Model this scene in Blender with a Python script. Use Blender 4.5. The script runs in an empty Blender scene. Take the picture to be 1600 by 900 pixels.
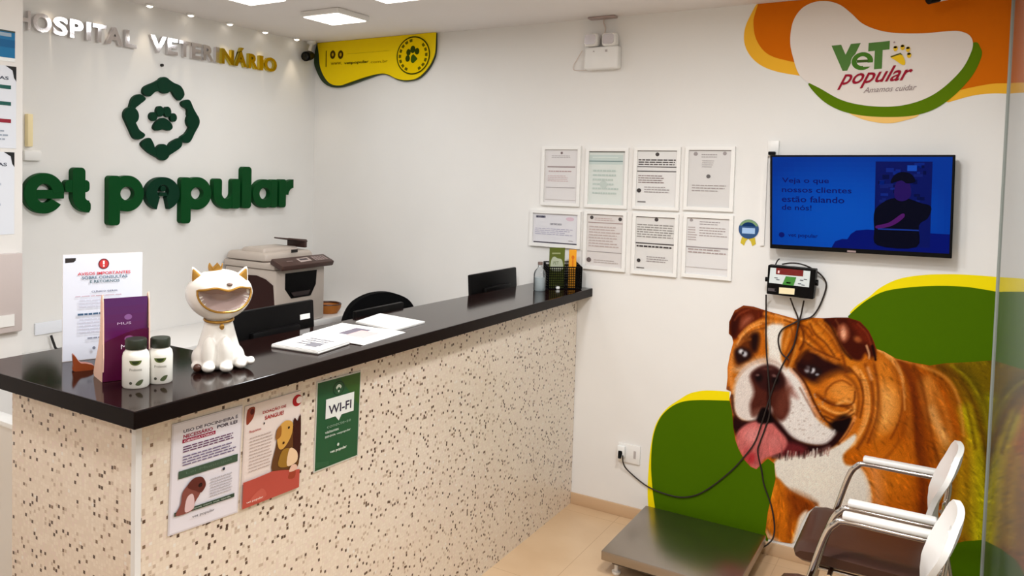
import bpy, bmesh, math, random
import numpy as np
from mathutils import Vector, Matrix
from mathutils.geometry import tessellate_polygon

random.seed(7)
SC = bpy.context.scene
COL = SC.collection

# ------------------------------------------------------------------ camera
YAW, PITCH, ROLL = 0.57256, 0.04279, 0.02537
FPX, CPX, CPY = 1247.8, 688.7, 329.5
CAM = Vector((3.6695, -4.0895, 1.7933))
FW = Vector((-math.sin(YAW)*math.cos(PITCH), math.cos(YAW)*math.cos(PITCH), -math.sin(PITCH)))
_rt = Vector((math.cos(YAW), math.sin(YAW), 0)); _up = _rt.cross(FW)
RT = math.cos(ROLL)*_rt + math.sin(ROLL)*_up
UP = -math.sin(ROLL)*_rt + math.cos(ROLL)*_up
cd = bpy.data.cameras.new('camera'); cam = bpy.data.objects.new('camera', cd); COL.objects.link(cam)
cam.matrix_world = Matrix(((RT.x, UP.x, -FW.x, CAM.x), (RT.y, UP.y, -FW.y, CAM.y), (RT.z, UP.z, -FW.z, CAM.z), (0, 0, 0, 1)))
cd.sensor_width = 36; cd.lens = 36*FPX/1600
cd.shift_x = (800-CPX)/1600; cd.shift_y = (CPY-450)/1600
cd.clip_start = 0.02; cd.clip_end = 60
SC.camera = cam
# ------------------------------------------------------------------ world, exposure, lights
w = bpy.data.worlds.new('world'); SC.world = w; w.use_nodes = True
w.node_tree.nodes['Background'].inputs[0].default_value = (1, .93, .86, 1)
w.node_tree.nodes['Background'].inputs[1].default_value = 0.3
SC.view_settings.view_transform = 'Standard'; SC.view_settings.look = 'None'
SC.view_settings.exposure = 0.0; SC.view_settings.gamma = 1; SC.view_settings.use_curve_mapping = False
PANEL_W = 2.6; ROOM_W = 17.0; PANEL_COL = (.84, .92, 1); ROOM_COL = (.955, .98, 1)
ADDED_LIGHTS = [(2.3, -2.2, 1.55), (3.2, -1.6, 1.65), (1.5, -3.6, .38), (2.6, -3.6, .5), (3.6, -3.0, .62), (2.0, -4.8, .25), (3.4, -5.0, 1.1), (4.9, -1.3, 1.05), (4.9, -3.4, .25)]
SPOT_W = 0.6; SPOT_COL = (1, .84, .62)
H = 2.6657
E_SCENE = 0.90        # mean light level used to turn a printed colour seen in the photo into ink colour

def area(name, loc, size, watt, col, rot=(0, 0, 0), sy=None):
    l = bpy.data.lights.new(name, 'AREA'); l.shape = 'RECTANGLE' if sy else 'SQUARE'; l.size = size
    if sy: l.size_y = sy
    l.energy = watt; l.color = col
    o = bpy.data.objects.new(name, l); o.location = loc; o.rotation_euler = rot; COL.objects.link(o); return o

# ------------------------------------------------------------------ pixel tracing onto known planes
def ray(px, py): return FW + (px-CPX)/FPX*RT - (py-CPY)/FPX*UP
class Fr:
    def __init__(s, o, U, V, N): s.o, s.U, s.V, s.N = Vector(o), Vector(U), Vector(V), Vector(N)
    def px(s, x, y):
        d = ray(x, y); t = (s.o-CAM).dot(s.N)/d.dot(s.N); p = CAM+t*d-s.o
        return (p.dot(s.U), p.dot(s.V))
    def w(s, u, v, n=0): return s.o+float(u)*s.U+float(v)*s.V+float(n)*s.N
    def shift(s, d): return Fr(s.o+d*s.N, s.U, s.V, s.N)
WB = Fr((0, 0, 0), (1, 0, 0), (0, 0, 1), (0, -1, 0))       # back wall
WA = Fr((0, 0, 0), (0, 1, 0), (0, 0, 1), (1, 0, 0))        # left wall (u = y)
CF = Fr((1.945, 0, 0), (0, 1, 0), (0, 0, 1), (1, 0, 0))    # counter front
PW = Fr((0.6, 0, 0), (0, 1, 0), (0, 0, 1), (1, 0, 0))      # near left wall
def atz(px, py, z):
    d = ray(px, py); t = (z-CAM.z)/d.z; return CAM+t*d

# ------------------------------------------------------------------ colours and materials
def s2l(c):
    return tuple((v/255/12.92 if v/255 <= .04045 else ((v/255+.055)/1.055)**2.4) for v in c)
def ink(c, k=None):
    k = k or 1/E_SCENE
    return tuple(min(.93, v*k) for v in s2l(c))
MATS = {}
def mat(name, rgb=(200, 200, 200), rough=.5, metal=0, k=None, emit=None, es=1, spec=.5, trans=0, ior=1.45, alpha=None, coat=0, bump=None, lin=None, vary=None):
    if name in MATS: return MATS[name]
    m = bpy.data.materials.new(name); m.use_nodes = True; MATS[name] = m
    nt = m.node_tree; b = nt.nodes['Principled BSDF']
    c = lin or (ink(rgb, k))
    b.inputs['Base Color'].default_value = (*c, 1); b.inputs['Roughness'].default_value = rough
    b.inputs['Metallic'].default_value = metal; b.inputs['Specular IOR Level'].default_value = spec
    b.inputs['Transmission Weight'].default_value = trans; b.inputs['IOR'].default_value = ior
    b.inputs['Coat Weight'].default_value = coat
    if emit:
        b.inputs['Emission Color'].default_value = (*s2l(emit), 1); b.inputs['Emission Strength'].default_value = es
    if bump or vary:
        tc = nt.nodes.new('ShaderNodeTexCoord'); nz = nt.nodes.new('ShaderNodeTexNoise')
        nt.links.new(tc.outputs['Object'], nz.inputs['Vector']); sc, st = bump or vary
        nz.inputs['Scale'].default_value = sc; nz.inputs['Detail'].default_value = 5
        if bump:
            bp = nt.nodes.new('ShaderNodeBump'); bp.inputs['Strength'].default_value = st; bp.inputs['Distance'].default_value = .002
            nt.links.new(nz.outputs['Fac'], bp.inputs['Height']); nt.links.new(bp.outputs['Normal'], b.inputs['Normal'])
        if vary:
            mx = nt.nodes.new('ShaderNodeMix'); mx.data_type = 'RGBA'
            mx.inputs[6].default_value = (*c, 1); mx.inputs[7].default_value = (*[v*(1-vary[1]) for v in c], 1)
            nz.inputs['Scale'].default_value = vary[0]
            nt.links.new(nz.outputs['Fac'], mx.inputs[0]); nt.links.new(mx.outputs[2], b.inputs['Base Color'])
    return m

def mat_attr(name, rough, spec=.5, coat=0, emission=0):
    m = bpy.data.materials.new(name); m.use_nodes = True; MATS[name] = m
    nt = m.node_tree; b = nt.nodes['Principled BSDF']; a = nt.nodes.new('ShaderNodeAttribute'); a.attribute_name = 'ink'
    nt.links.new(a.outputs['Color'], b.inputs['Base Color']); b.inputs['Roughness'].default_value = rough
    b.inputs['Specular IOR Level'].default_value = spec; b.inputs['Coat Weight'].default_value = coat
    if emission:
        b.inputs['Base Color'].default_value = (0.002, .002, .002, 1); nt.links.remove(b.inputs['Base Color'].links[0])
        nt.links.new(a.outputs['Color'], b.inputs['Emission Color']); b.inputs['Emission Strength'].default_value = emission
    return m
M_PRINT = mat_attr('printed_paper', .55, .3)
M_VINYL = mat_attr('printed_vinyl', .7, .05)
M_LAM = mat_attr('laminated_print', .25, .5)
M_SCREEN = mat_attr('lit_screen', .35, .02, emission=1)

# ------------------------------------------------------------------ mesh helpers
def tagp(o, label=None, cat=None, group=None, kind=None):
    if label: o['label'] = label
    if cat: o['category'] = cat
    if group: o['group'] = group
    if kind: o['kind'] = kind
    return o
def thing(name, label, cat, loc=(0, 0, 0), rz=0, group=None):
    o = bpy.data.objects.new(name, None); o.empty_display_size = .05; COL.objects.link(o)
    o.location = loc; o.rotation_euler = (0, 0, rz)
    return tagp(o, label, cat, group)
def link(name, me, m, parent=None, world=True):
    o = bpy.data.objects.new(name, me); COL.objects.link(o)
    if m is not None:
        for mm in (m if isinstance(m, (list, tuple)) else [m]): me.materials.append(mm)
    if parent is not None:
        o.parent = parent
        if world:
            off = Vector(); p = parent
            while p is not None: off += p.location; p = p.parent
            o.location = -off
            # the child keeps its own origin at the parent's base
            me.transform(Matrix.Translation(-off)); o.location = (0, 0, 0)
    return o
class MB:
    def __init__(s): s.bm = bmesh.new()
    def box(s, c, d, rot=None, bev=0, seg=2, mi=0, taper=None):
        r = bmesh.ops.create_cube(s.bm, size=1); vs = r['verts']
        for v in vs:
            v.co = Vector((v.co.x*d[0], v.co.y*d[1], v.co.z*d[2]))
            if taper and v.co.z > 0: v.co.x *= taper; v.co.y *= taper
        if bev:
            es = list({e for v in vs for e in v.link_edges})
            rr = bmesh.ops.bevel(s.bm, geom=es, offset=bev, segments=seg, affect='EDGES', profile=.5)
            vs = list({v for f in rr['faces'] for v in f.verts} | {v for v in vs if v.is_valid})
        M = Matrix.Translation(c) @ (rot.to_4x4() if rot else Matrix())
        for v in vs: v.co = M @ v.co
        if mi:
            for f in {f for v in vs for f in v.link_faces}: f.material_index = mi
        return s
    def tube(s, pts, r, n=10, cap=True, closed=False):
        pts = [Vector(p) for p in pts]; N = len(pts); rs = r if isinstance(r, (list, tuple)) else [r]*N
        rings = []; prev = None
        for i, p in enumerate(pts):
            if closed: t = pts[(i+1) % N]-pts[i-1]
            else: t = pts[min(i+1, N-1)]-pts[max(i-1, 0)]
            t.normalize()
            if prev is None:
                a = Vector((0, 0, 1)) if abs(t.z) < .9 else Vector((1, 0, 0)); x = t.cross(a).normalized()
            else: x = (prev-t*prev.dot(t)).normalized()
            prev = x; y = t.cross(x)
            rings.append([s.bm.verts.new(p+rs[i]*(math.cos(2*math.pi*k/n)*x+math.sin(2*math.pi*k/n)*y)) for k in range(n)])
        for i in range(N if closed else N-1):
            A, B = rings[i], rings[(i+1) % N]
            for k in range(n): s.bm.faces.new((A[k], A[(k+1) % n], B[(k+1) % n], B[k]))
        if cap and not closed:
            s.bm.faces.new(rings[0][::-1]); s.bm.faces.new(rings[-1])
        return s
    def lathe(s, prof, c=(0, 0, 0), n=32, M=None):
        c = Vector(c); rings = []
        for r, z in prof:
            if r < 1e-6: rings.append([s.bm.verts.new((M @ Vector((0, 0, z)) if M else Vector((0, 0, z)))+c)])
            else:
                rings.append([])
                for k in range(n):
                    p = Vector((r*math.cos(2*math.pi*k/n), r*math.sin(2*math.pi*k/n), z))
                    rings[-1].append(s.bm.verts.new((M @ p if M else p)+c))
        for A, B in zip(rings, rings[1:]):
            if len(A) == 1 and len(B) == 1: continue
            for k in range(n):
                k2 = (k+1) % n
                if len(A) == 1: s.bm.faces.new((A[0], B[k2], B[k]))
                elif len(B) == 1: s.bm.faces.new((A[k], A[k2], B[0]))
                else: s.bm.faces.new((A[k], A[k2], B[k2], B[k]))
        return s
    def ell(s, c, r, rot=None, n=24, m=16):
        bmv = bmesh.ops.create_uvsphere(s.bm, u_segments=n, v_segments=m, radius=1)['verts']
        M = Matrix.Translation(c) @ (rot.to_4x4() if rot else Matrix()) @ Matrix.Diagonal((*r, 1))
        for v in bmv: v.co = M @ v.co
        return s
    def prism(s, fr, poly, n0, n1, mi=0, side=0):
        """closed outline (u, v) in frame fr, extruded between n0 and n1 along the frame normal"""
        tri = tessellate_polygon([[Vector((u, v, 0)) for u, v in poly]])
        A = [s.bm.verts.new(fr.w(u, v, n1)) for u, v in poly]; B = [s.bm.verts.new(fr.w(u, v, n0)) for u, v in poly]
        for a, b, c in tri:
            for L in ((A[a], A[b], A[c]), (B[c], B[b], B[a])):
                try: s.bm.faces.new(L).material_index = mi
                except ValueError: pass
        for i in range(len(poly)):
            j = (i+1) % len(poly)
            try: s.bm.faces.new((A[i], B[i], B[j], A[j])).material_index = mi+side
            except ValueError: pass
        return s
    def build(s, name, m, parent=None, smooth=True, world=True, bevel=0, ang=40):
        s.bm.normal_update(); bmesh.ops.recalc_face_normals(s.bm, faces=s.bm.faces)
        me = bpy.data.meshes.new(name); s.bm.to_mesh(me); s.bm.free()
        if smooth:
            for p in me.polygons: p.use_smooth = True
            me.set_sharp_from_angle(angle=math.radians(ang))
        o = link(name, me, m, parent, world)
        if bevel:
            md = o.modifiers.new('bevel', 'BEVEL'); md.width = bevel; md.segments = 2; md.limit_method = 'ANGLE'
        return o
def smoothpoly(pts, k=5, closed=True):
    P = [Vector((p[0], p[1])) for p in pts]; N = len(P); out = []
    for i in range(N if closed else N-1):
        p0, p1, p2, p3 = (P[(i-1) % N], P[i], P[(i+1) % N], P[(i+2) % N]) if closed else (P[max(i-1, 0)], P[i], P[i+1], P[min(i+2, N-1)])
        for j in range(k):
            t = j/k
            out.append(0.5*((2*p1)+(-p0+p2)*t+(2*p0-5*p1+4*p2-p3)*t*t+(-p0+3*p1-3*p2+p3)*t**3))
    if not closed: out.append(P[-1])
    return [(p.x, p.y) for p in out]
def curve3(pts, k=8):
    P = [Vector(p) for p in pts]; N = len(P); out = []
    for i in range(N-1):
        p0, p1, p2, p3 = P[max(i-1, 0)], P[i], P[i+1], P[min(i+2, N-1)]
        for j in range(k):
            t = j/k; out.append(0.5*((2*p1)+(-p0+p2)*t+(2*p0-5*p1+4*p2-p3)*t*t+(-p0+3*p1-3*p2+p3)*t**3))
    out.append(P[-1]); return out
def rrect(u0, v0, u1, v1, r, n=5):
    o = []
    for cx, cy, a in ((u1-r, v1-r, 0), (u0+r, v1-r, 90), (u0+r, v0+r, 180), (u1-r, v0+r, 270)):
        for k in range(n+1):
            t = math.radians(a+90*k/n); o.append((cx+r*math.cos(t), cy+r*math.sin(t)))
    return o
def circ(u, v, r, n=24, ry=None):
    ry = ry or r
    return [(u+r*math.cos(2*math.pi*k/n), v+ry*math.sin(2*math.pi*k/n)) for k in range(n)]

# flat text as triangles in the unit box (x 0..1, y 0..1)
TXT = {}
def text_tris(s, bold=0.0, shear=0.0):
    key = (s, bold, shear)
    if key in TXT: return TXT[key]
    c = bpy.data.curves.new('t', 'FONT'); c.body = s; c.offset = bold; c.shear = shear; c.resolution_u = 3; c.fill_mode = 'FRONT' if False else 'BOTH'
    o = bpy.data.objects.new('t', c); COL.objects.link(o)
    dg = bpy.context.evaluated_depsgraph_get(); me = bpy.data.meshes.new_from_object(o.evaluated_get(dg))
    bpy.data.objects.remove(o); me.calc_loop_triangles()
    V = np.array([v.co[:] for v in me.vertices]); T = [tuple(t.vertices) for t in me.loop_triangles]
    bpy.data.meshes.remove(me); bpy.data.curves.remove(c)
    lo, hi = V.min(0), V.max(0); Vn = (V-lo)[:, :2]/np.maximum((hi-lo)[:2], 1e-6)
    TXT[key] = (Vn, T, (hi-lo)[0]/(hi-lo)[1]); return TXT[key]

class Print:
    """printed sheet: layers of ink a fraction of a millimetre apart, coordinates (u, v) in a frame"""
    def __init__(s, fr, step=.00035, box=None, rot=0):
        s.fr, s.step, s.v, s.f, s.c, s.n = fr, step, [], [], [], 0
        s.box = box    # (u0, v0, u1, v1): coordinates given as 0..1 inside this box
        s.rot = rot
    def m(s, u, v):
        if s.box: u0, v0, u1, v1 = s.box; u, v = u0+(u1-u0)*u, v0+(v1-v0)*v
        if s.rot:
            cu, cv = (s.box[0]+s.box[2])/2, (s.box[1]+s.box[3])/2; c, d = math.cos(s.rot), math.sin(s.rot)
            u, v = cu+(u-cu)*c-(v-cv)*d, cv+(u-cu)*d+(v-cv)*c
        return u, v
    def poly(s, pts, col, up=True, k=None):
        if up: s.n += 1
        b = len(s.v)
        for u, v in pts: s.v.append(s.fr.w(*s.m(u, v), s.n*s.step))
        for t in tessellate_polygon([[Vector((u, v, 0)) for u, v in pts]]): s.f.append(tuple(b+i for i in t)); s.c.append(ink(col, k))
        return s
    def rect(s, u0, v0, u1, v1, col, up=True, k=None): return s.poly([(u0, v0), (u1, v0), (u1, v1), (u0, v1)], col, up, k)
    def text(s, txt, u0, v0, u1, v1, col, bold=0.0, shear=0.0, up=True, k=None, skew=0):
        if up: s.n += 1
        V, T, _ = text_tris(txt, bold, shear); b = len(s.v)
        for x, y in V: s.v.append(s.fr.w(*s.m(u0+(u1-u0)*x, v0+(v1-v0)*y+skew*x), s.n*s.step))
        for t in T: s.f.append(tuple(b+i for i in t)); s.c.append(ink(col, k))
        return s
    def lines(s, u0, v0, u1, v1, n, col, fill=.35, rnd=.25, k=None):
        s.n += 1; h = (v1-v0)/n
        for i in range(n):
            e = u1-(u1-u0)*rnd*random.random()
            x = u0
            while x < e-.01*(u1-u0):      # words
                wd = (u1-u0)*random.uniform(.06, .16); x2 = min(x+wd, e)
                s.rect(x, v0+i*h, x2, v0+i*h+h*fill, col, up=False, k=k); x = x2+(u1-u0)*.018
        return s
    def build(s, name, m, parent=None):
        me = bpy.data.meshes.new(name); me.from_pydata([tuple(v) for v in s.v], [], s.f); 
        at = me.color_attributes.new('ink', 'FLOAT_COLOR', 'CORNER')
        arr = np.ones((len(me.loops), 4), dtype=np.float32)
        for p, c in zip(me.polygons, s.c):
            for li in p.loop_indices: arr[li, :3] = c
        at.data.foreach_set('color', arr.ravel())
        # faces look along the frame normal
        bm = bmesh.new(); bm.from_mesh(me)
        for f in bm.faces:
            f.normal_update()
            if f.normal.dot(s.fr.N) < 0: f.normal_flip()
        bm.to_mesh(me); bm.free()
        return link(name, me, m, parent)

def boxobj(name, lo, hi, m, parent=None, bev=0):
    lo, hi = Vector(lo), Vector(hi); b = MB().box((lo+hi)/2, hi-lo, bev=bev)
    return b.build(name, m, parent, smooth=bool(bev))

# ------------------------------------------------------------------ structure materials
def node_mat(name):
    m = bpy.data.materials.new(name); m.use_nodes = True; nt = m.node_tree
    return m, nt, nt.nodes['Principled BSDF']
def wall_mat(name, rgb, rough=.6):
    m, nt, b = node_mat(name); b.inputs['Roughness'].default_value = rough; b.inputs['Specular IOR Level'].default_value = .3
    g = nt.nodes.new('ShaderNodeNewGeometry'); n = nt.nodes.new('ShaderNodeTexNoise'); n.inputs['Scale'].default_value = 2.2; n.inputs['Detail'].default_value = 4
    nt.links.new(g.outputs['Position'], n.inputs['Vector'])
    r = nt.nodes.new('ShaderNodeValToRGB'); c = s2l(rgb)
    r.color_ramp.elements[0].position = .3; r.color_ramp.elements[1].position = .7
    r.color_ramp.elements[0].color = (*[v*.96 for v in c], 1); r.color_ramp.elements[1].color = (*c, 1)
    nt.links.new(n.outputs['Fac'], r.inputs[0]); nt.links.new(r.outputs[0], b.inputs['Base Color'])
    n2 = nt.nodes.new('ShaderNodeTexNoise'); n2.inputs['Scale'].default_value = 160; n2.inputs['Detail'].default_value = 2
    nt.links.new(g.outputs['Position'], n2.inputs['Vector'])
    bp = nt.nodes.new('ShaderNodeBump'); bp.inputs['Strength'].default_value = .12; bp.inputs['Distance'].default_value = .001
    nt.links.new(n2.outputs['Fac'], bp.inputs['Height']); nt.links.new(bp.outputs[0], b.inputs['Normal'])
    return m
M_WALL = wall_mat('white_wall_paint', (238, 235, 231))
M_CEIL = wall_mat('white_ceiling_paint', (242, 236, 233), .8)

def floor_mat():
    m, nt, b = node_mat('beige_porcelain_tile'); g = nt.nodes.new('ShaderNodeNewGeometry')
    br = nt.nodes.new('ShaderNodeTexBrick'); br.offset = 0; br.inputs['Scale'].default_value = 1
    br.inputs['Brick Width'].default_value = .8; br.inputs['Row Height'].default_value = .8; br.inputs['Mortar Size'].default_value = .0016
    mp = nt.nodes.new('ShaderNodeMapping'); mp.inputs['Location'].default_value = (.17, .1, 0)
    nt.links.new(g.outputs['Position'], mp.inputs['Vector']); nt.links.new(mp.outputs[0], br.inputs['Vector'])
    n = nt.nodes.new('ShaderNodeTexNoise'); n.inputs['Scale'].default_value = 2.5; n.inputs['Detail'].default_value = 6
    nt.links.new(g.outputs['Position'], n.inputs['Vector'])
    r = nt.nodes.new('ShaderNodeValToRGB'); r.color_ramp.elements[0].position = .3; r.color_ramp.elements[1].position = .75
    r.color_ramp.elements[0].color = (*s2l((200, 166, 128)), 1); r.color_ramp.elements[1].color = (*s2l((218, 188, 152)), 1)
    nt.links.new(n.outputs['Fac'], r.inputs[0]); nt.links.new(r.outputs[0], br.inputs['Color1']); nt.links.new(r.outputs[0], br.inputs['Color2'])
    br.inputs['Mortar'].default_value = (*s2l((186, 152, 118)), 1)
    nt.links.new(br.outputs['Color'], b.inputs['Base Color']); b.inputs['Roughness'].default_value = .28
    return m
M_FLOOR = floor_mat()

def mosaic_mat():
    """small glass tesserae laid at random: pale field, scattered brown and grey ones"""
    m, nt, b = node_mat('speckled_glass_mosaic'); g = nt.nodes.new('ShaderNodeNewGeometry')
    vor = nt.nodes.new('ShaderNodeTexVoronoi'); vor.inputs['Scale'].default_value = 92; vor.inputs['Randomness'].default_value = .35
    vor.distance = 'CHEBYCHEV'
    nt.links.new(g.outputs['Position'], vor.inputs['Vector'])
    sep = nt.nodes.new('ShaderNodeSeparateColor'); nt.links.new(vor.outputs['Color'], sep.inputs[0])
    base = nt.nodes.new('ShaderNodeValToRGB'); base.color_ramp.interpolation = 'CONSTANT'
    el = base.color_ramp.elements
    cols = [(0, (84, 62, 48)), (.045, (128, 104, 84)), (.07, (202, 184, 166)), (.13, (234, 222, 206)), (.55, (238, 227, 212)), (.85, (232, 216, 204)), (.985, (238, 234, 226))]
    el[0].position = 0; el[0].color = (*s2l(cols[0][1]), 1); el[1].position = cols[1][0]; el[1].color = (*s2l(cols[1][1]), 1)
    for p, c in cols[2:]: e = el.new(p); e.color = (*s2l(c), 1)
    nt.links.new(sep.outputs[0], base.inputs[0])
    # grout shows between the tesserae
    lt = nt.nodes.new('ShaderNodeMath'); lt.operation = 'GREATER_THAN'; lt.inputs[1].default_value = .43
    nt.links.new(vor.outputs['Distance'], lt.inputs[0])
    mx = nt.nodes.new('ShaderNodeMix'); mx.data_type = 'RGBA'; mx.inputs[7].default_value = (*s2l((230, 217, 201)), 1)
    nt.links.new(lt.outputs[0], mx.inputs[0]); nt.links.new(base.outputs[0], mx.inputs[6])
    n = nt.nodes.new('ShaderNodeTexNoise'); n.inputs['Scale'].default_value = 5; nt.links.new(g.outputs['Position'], n.inputs['Vector'])
    m2 = nt.nodes.new('ShaderNodeMix'); m2.data_type = 'RGBA'; m2.blend_type = 'MULTIPLY'; m2.inputs[0].default_value = 1
    r2 = nt.nodes.new('ShaderNodeValToRGB'); r2.color_ramp.elements[0].color = (.94, .9, .87, 1); r2.color_ramp.elements[1].color = (1, 1, 1, 1)
    nt.links.new(n.outputs['Fac'], r2.inputs[0]); nt.links.new(mx.outputs[2], m2.inputs[6]); nt.links.new(r2.outputs[0], m2.inputs[7])
    nt.links.new(m2.outputs[2], b.inputs['Base Color']); b.inputs['Roughness'].default_value = .3
    return m
M_MOSAIC = mosaic_mat()

def granite_mat():
    m, nt, b = node_mat('dark_brown_granite'); g = nt.nodes.new('ShaderNodeNewGeometry')
    v = nt.nodes.new('ShaderNodeTexNoise'); v.inputs['Scale'].default_value = 260; v.inputs['Detail'].default_value = 3
    nt.links.new(g.outputs['Position'], v.inputs['Vector']); r = nt.nodes.new('ShaderNodeValToRGB')
    r.color_ramp.elements[0].position = .45; r.color_ramp.elements[0].color = (*s2l((20, 8, 7)), 1)
    r.color_ramp.elements[1].position = .7; r.color_ramp.elements[1].color = (*s2l((44, 20, 15)), 1)
    nt.links.new(v.outputs['Fac'], r.inputs[0]); nt.links.new(r.outputs[0], b.inputs['Base Color'])
    b.inputs['Roughness'].default_value = .1; b.inputs['Specular IOR Level'].default_value = .28
    return m
M_GRAN = granite_mat()
M_BLACK = mat('black_plastic', lin=(.003, .0026, .0026), rough=.42, spec=.1)
M_BLACKM = mat('matt_black', lin=(.012, .01, .01), rough=.7)
M_CHROME = mat('chrome', lin=(.78, .76, .74), rough=.12, metal=1)
M_STEEL = mat('brushed_steel', lin=(.40, .36, .32), rough=.3, metal=1, bump=(90, .12))
M_WHITE = mat('white_plastic', lin=(.86, .84, .81), rough=.35)
M_WHITE2 = mat('warm_white_laminate', lin=(.82, .78, .72), rough=.45)
M_LED = mat('led_diffuser', lin=(.9, .9, .9), emit=(255, 246, 232), es=4.5)

# ------------------------------------------------------------------ structure
def struct(o): o['kind'] = 'structure'; return o
struct(boxobj('floor', (-.3, -6.6, -.1), (6.1, .2, 0), M_FLOOR))
struct(boxobj('ceiling', (-.3, -6.6, H), (6.1, .2, H+.1), M_CEIL))
struct(boxobj('wall_back', (-.12, 0, 0), (6.0, .12, H), M_WALL))
struct(boxobj('wall_left', (-.12, -6.5, 0), (0, 0, H), M_WALL))
struct(boxobj('wall_side', (0, -6.5, 0), (.6, -2.352, H), M_WALL))
struct(boxobj('wall_right', (6.0, -6.5, 0), (6.12, .12, H), M_WALL))
struct(boxobj('wall_front', (-.12, -6.62, 0), (6.12, -6.5, H), M_WALL))
M_BASEB = mat('beige_skirting_tile', lin=s2l((205, 172, 136)), rough=.35)
struct(boxobj('baseboard_back', (1.945, -.012, 0), (6.0, 0, .063), M_BASEB, bev=.002))

# ------------------------------------------------------------------ glass partition
def glass_mat(name, tint=(.86, .93, .9), ior=1.5, milk=.03):
    m = bpy.data.materials.new(name); m.use_nodes = True; nt = m.node_tree; nt.nodes.remove(nt.nodes['Principled BSDF'])
    out = nt.nodes['Material Output']; tr = nt.nodes.new('ShaderNodeBsdfTransparent'); tr.inputs[0].default_value = (*tint, 1)
    gl = nt.nodes.new('ShaderNodeBsdfGlossy'); gl.inputs['Roughness'].default_value = .04
    fz = nt.nodes.new('ShaderNodeFresnel'); fz.inputs[0].default_value = ior
    df = nt.nodes.new('ShaderNodeBsdfDiffuse'); df.inputs[0].default_value = (.75, .78, .75, 1)
    a = nt.nodes.new('ShaderNodeMixShader'); a.inputs[0].default_value = milk
    b = nt.nodes.new('ShaderNodeMixShader')
    nt.links.new(tr.outputs[0], a.inputs[1]); nt.links.new(df.outputs[0], a.inputs[2])
    nt.links.new(fz.outputs[0], b.inputs[0]); nt.links.new(a.outputs[0], b.inputs[1]); nt.links.new(gl.outputs[0], b.inputs[2])
    nt.links.new(b.outputs[0], out.inputs[0]); return m
M_GLASS = glass_mat('partition_glass', tint=(.84, .9, .87), milk=.3)
M_GEDGE = mat('glass_edge_silicone', lin=(.33, .36, .33), rough=.35)
g = thing('glass_partition', 'tall clear glass partition standing at the right end of the mural wall', 'glass partition', (3.835, -1.3, 0))
boxobj('pane', (3.832, -2.6, .01), (3.842, -.012, H-.01), M_GLASS, g)
boxobj('wall_channel', (3.826, -.014, .063), (3.848, -.0005, H-.002), M_GEDGE, g)
boxobj('floor_channel', (3.829, -2.6, .0), (3.845, -.0145, .012), M_GEDGE, g)

# ------------------------------------------------------------------ ceiling lights
def panel(x, y, label, watt=PANEL_W, s=.27, col=PANEL_COL):
    t = thing('ceiling_light', label, 'ceiling light', (x, y, H-.032), group='square ceiling lights')
    b = MB(); b.box((x, y, H-.014), (s, s, .028), bev=.006); b.build('frame', M_WHITE, t)
    d = MB(); d.box((x, y, H-.029), (s-.03, s-.03, .006), bev=.002); d.build('diffuser', M_LED, t)
    a = area('light', (x, y, H-.038), s-.03, watt, col); a.parent = t; a.location = (0, 0, -.006)
    return t
panel(.78, -.72, 'square white ceiling light nearest the corner, wholly in view')
panel(.745, -1.31, 'square white ceiling light cut by the top edge, left of the whole one')
panel(1.40, -1.04, 'square white ceiling light of which only a bright sliver shows at the top edge')
for i, (x, y, k_) in enumerate(ADDED_LIGHTS):  # unseen ceiling panels, added and powered to even out the room light
    panel(x, y, 'unseen square ceiling light added overhead to balance the room light', ROOM_W*k_, col=ROOM_COL)
for i, y in enumerate((-2.16, -1.89, -1.62, -1.355, -1.085, -.80, -.515, -.235)):
    x = .045
    seen = y > -1.4
    lab = ['', '', '', 'small ceiling spotlight above the wall, farthest from the corner of the five', 'small ceiling spotlight above the wall, second from the left', 'small ceiling spotlight above the wall, middle of the five',
           'small ceiling spotlight above the wall, second from the corner', 'small ceiling spotlight above the wall, closest to the corner'][i] or 'small ceiling spotlight above the left wall lettering, outside the picture'
    t = thing('ceiling_spotlight', lab, 'spotlight', (x, y, H-.02), group='small spotlights along the lettered wall')
    MB().lathe([(0, 0), (.024, 0), (.024, -.006), (.02, -.012), (.017, -.012), (.017, -.004), (0, -.004)], (x, y, H-.0005)).build('housing', M_WHITE, t)
    MB().lathe([(0, 0), (.014, 0), (.013, -.01), (0, -.014)], (x, y, H-.006)).build('bulb', M_LED, t)
    l = bpy.data.lights.new('spot', 'SPOT'); l.energy = SPOT_W*4; l.color = SPOT_COL; l.spot_size = math.radians(62); l.spot_blend = .5; l.shadow_soft_size = .012
    lo = bpy.data.objects.new('spot', l); COL.objects.link(lo); lo.parent = t; lo.location = (.0, 0, -.008); lo.rotation_euler = (0, math.radians(-9), 0)

# ------------------------------------------------------------------ reception counter
XF, YE, ZT, TH = 1.945, -2.817, 1.208, .045
ct = thing('reception_counter', 'long reception counter clad in beige speckled mosaic under the dark top', 'counter', (1.66, -1.4, 0))
b = MB(); b.box(((XF-.2+XF)/2, (YE-.003)/2, (ZT-TH)/2), (.2, -YE-.003, ZT-TH)); b.build('front_panel', M_MOSAIC, ct, smooth=False)
b = MB(); b.box(((1.372+XF-.2)/2, YE+.175, (ZT-TH)/2), (XF-.2-1.372, .35, ZT-TH)); b.build('end_panel', M_MOSAIC, ct, smooth=False)
mt_al = mat('satin_white_corner_strip', lin=(.8, .8, .8), rough=.3)
b = MB(); b.box((XF-.006, YE+.0, (ZT-TH)/2), (.016, .006, ZT-TH-.002)); b.box((XF+.0, YE+.006, (ZT-TH)/2), (.006, .018, ZT-TH-.002)); b.build('corner_strip', mt_al, ct, smooth=False)
top = MB()
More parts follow.
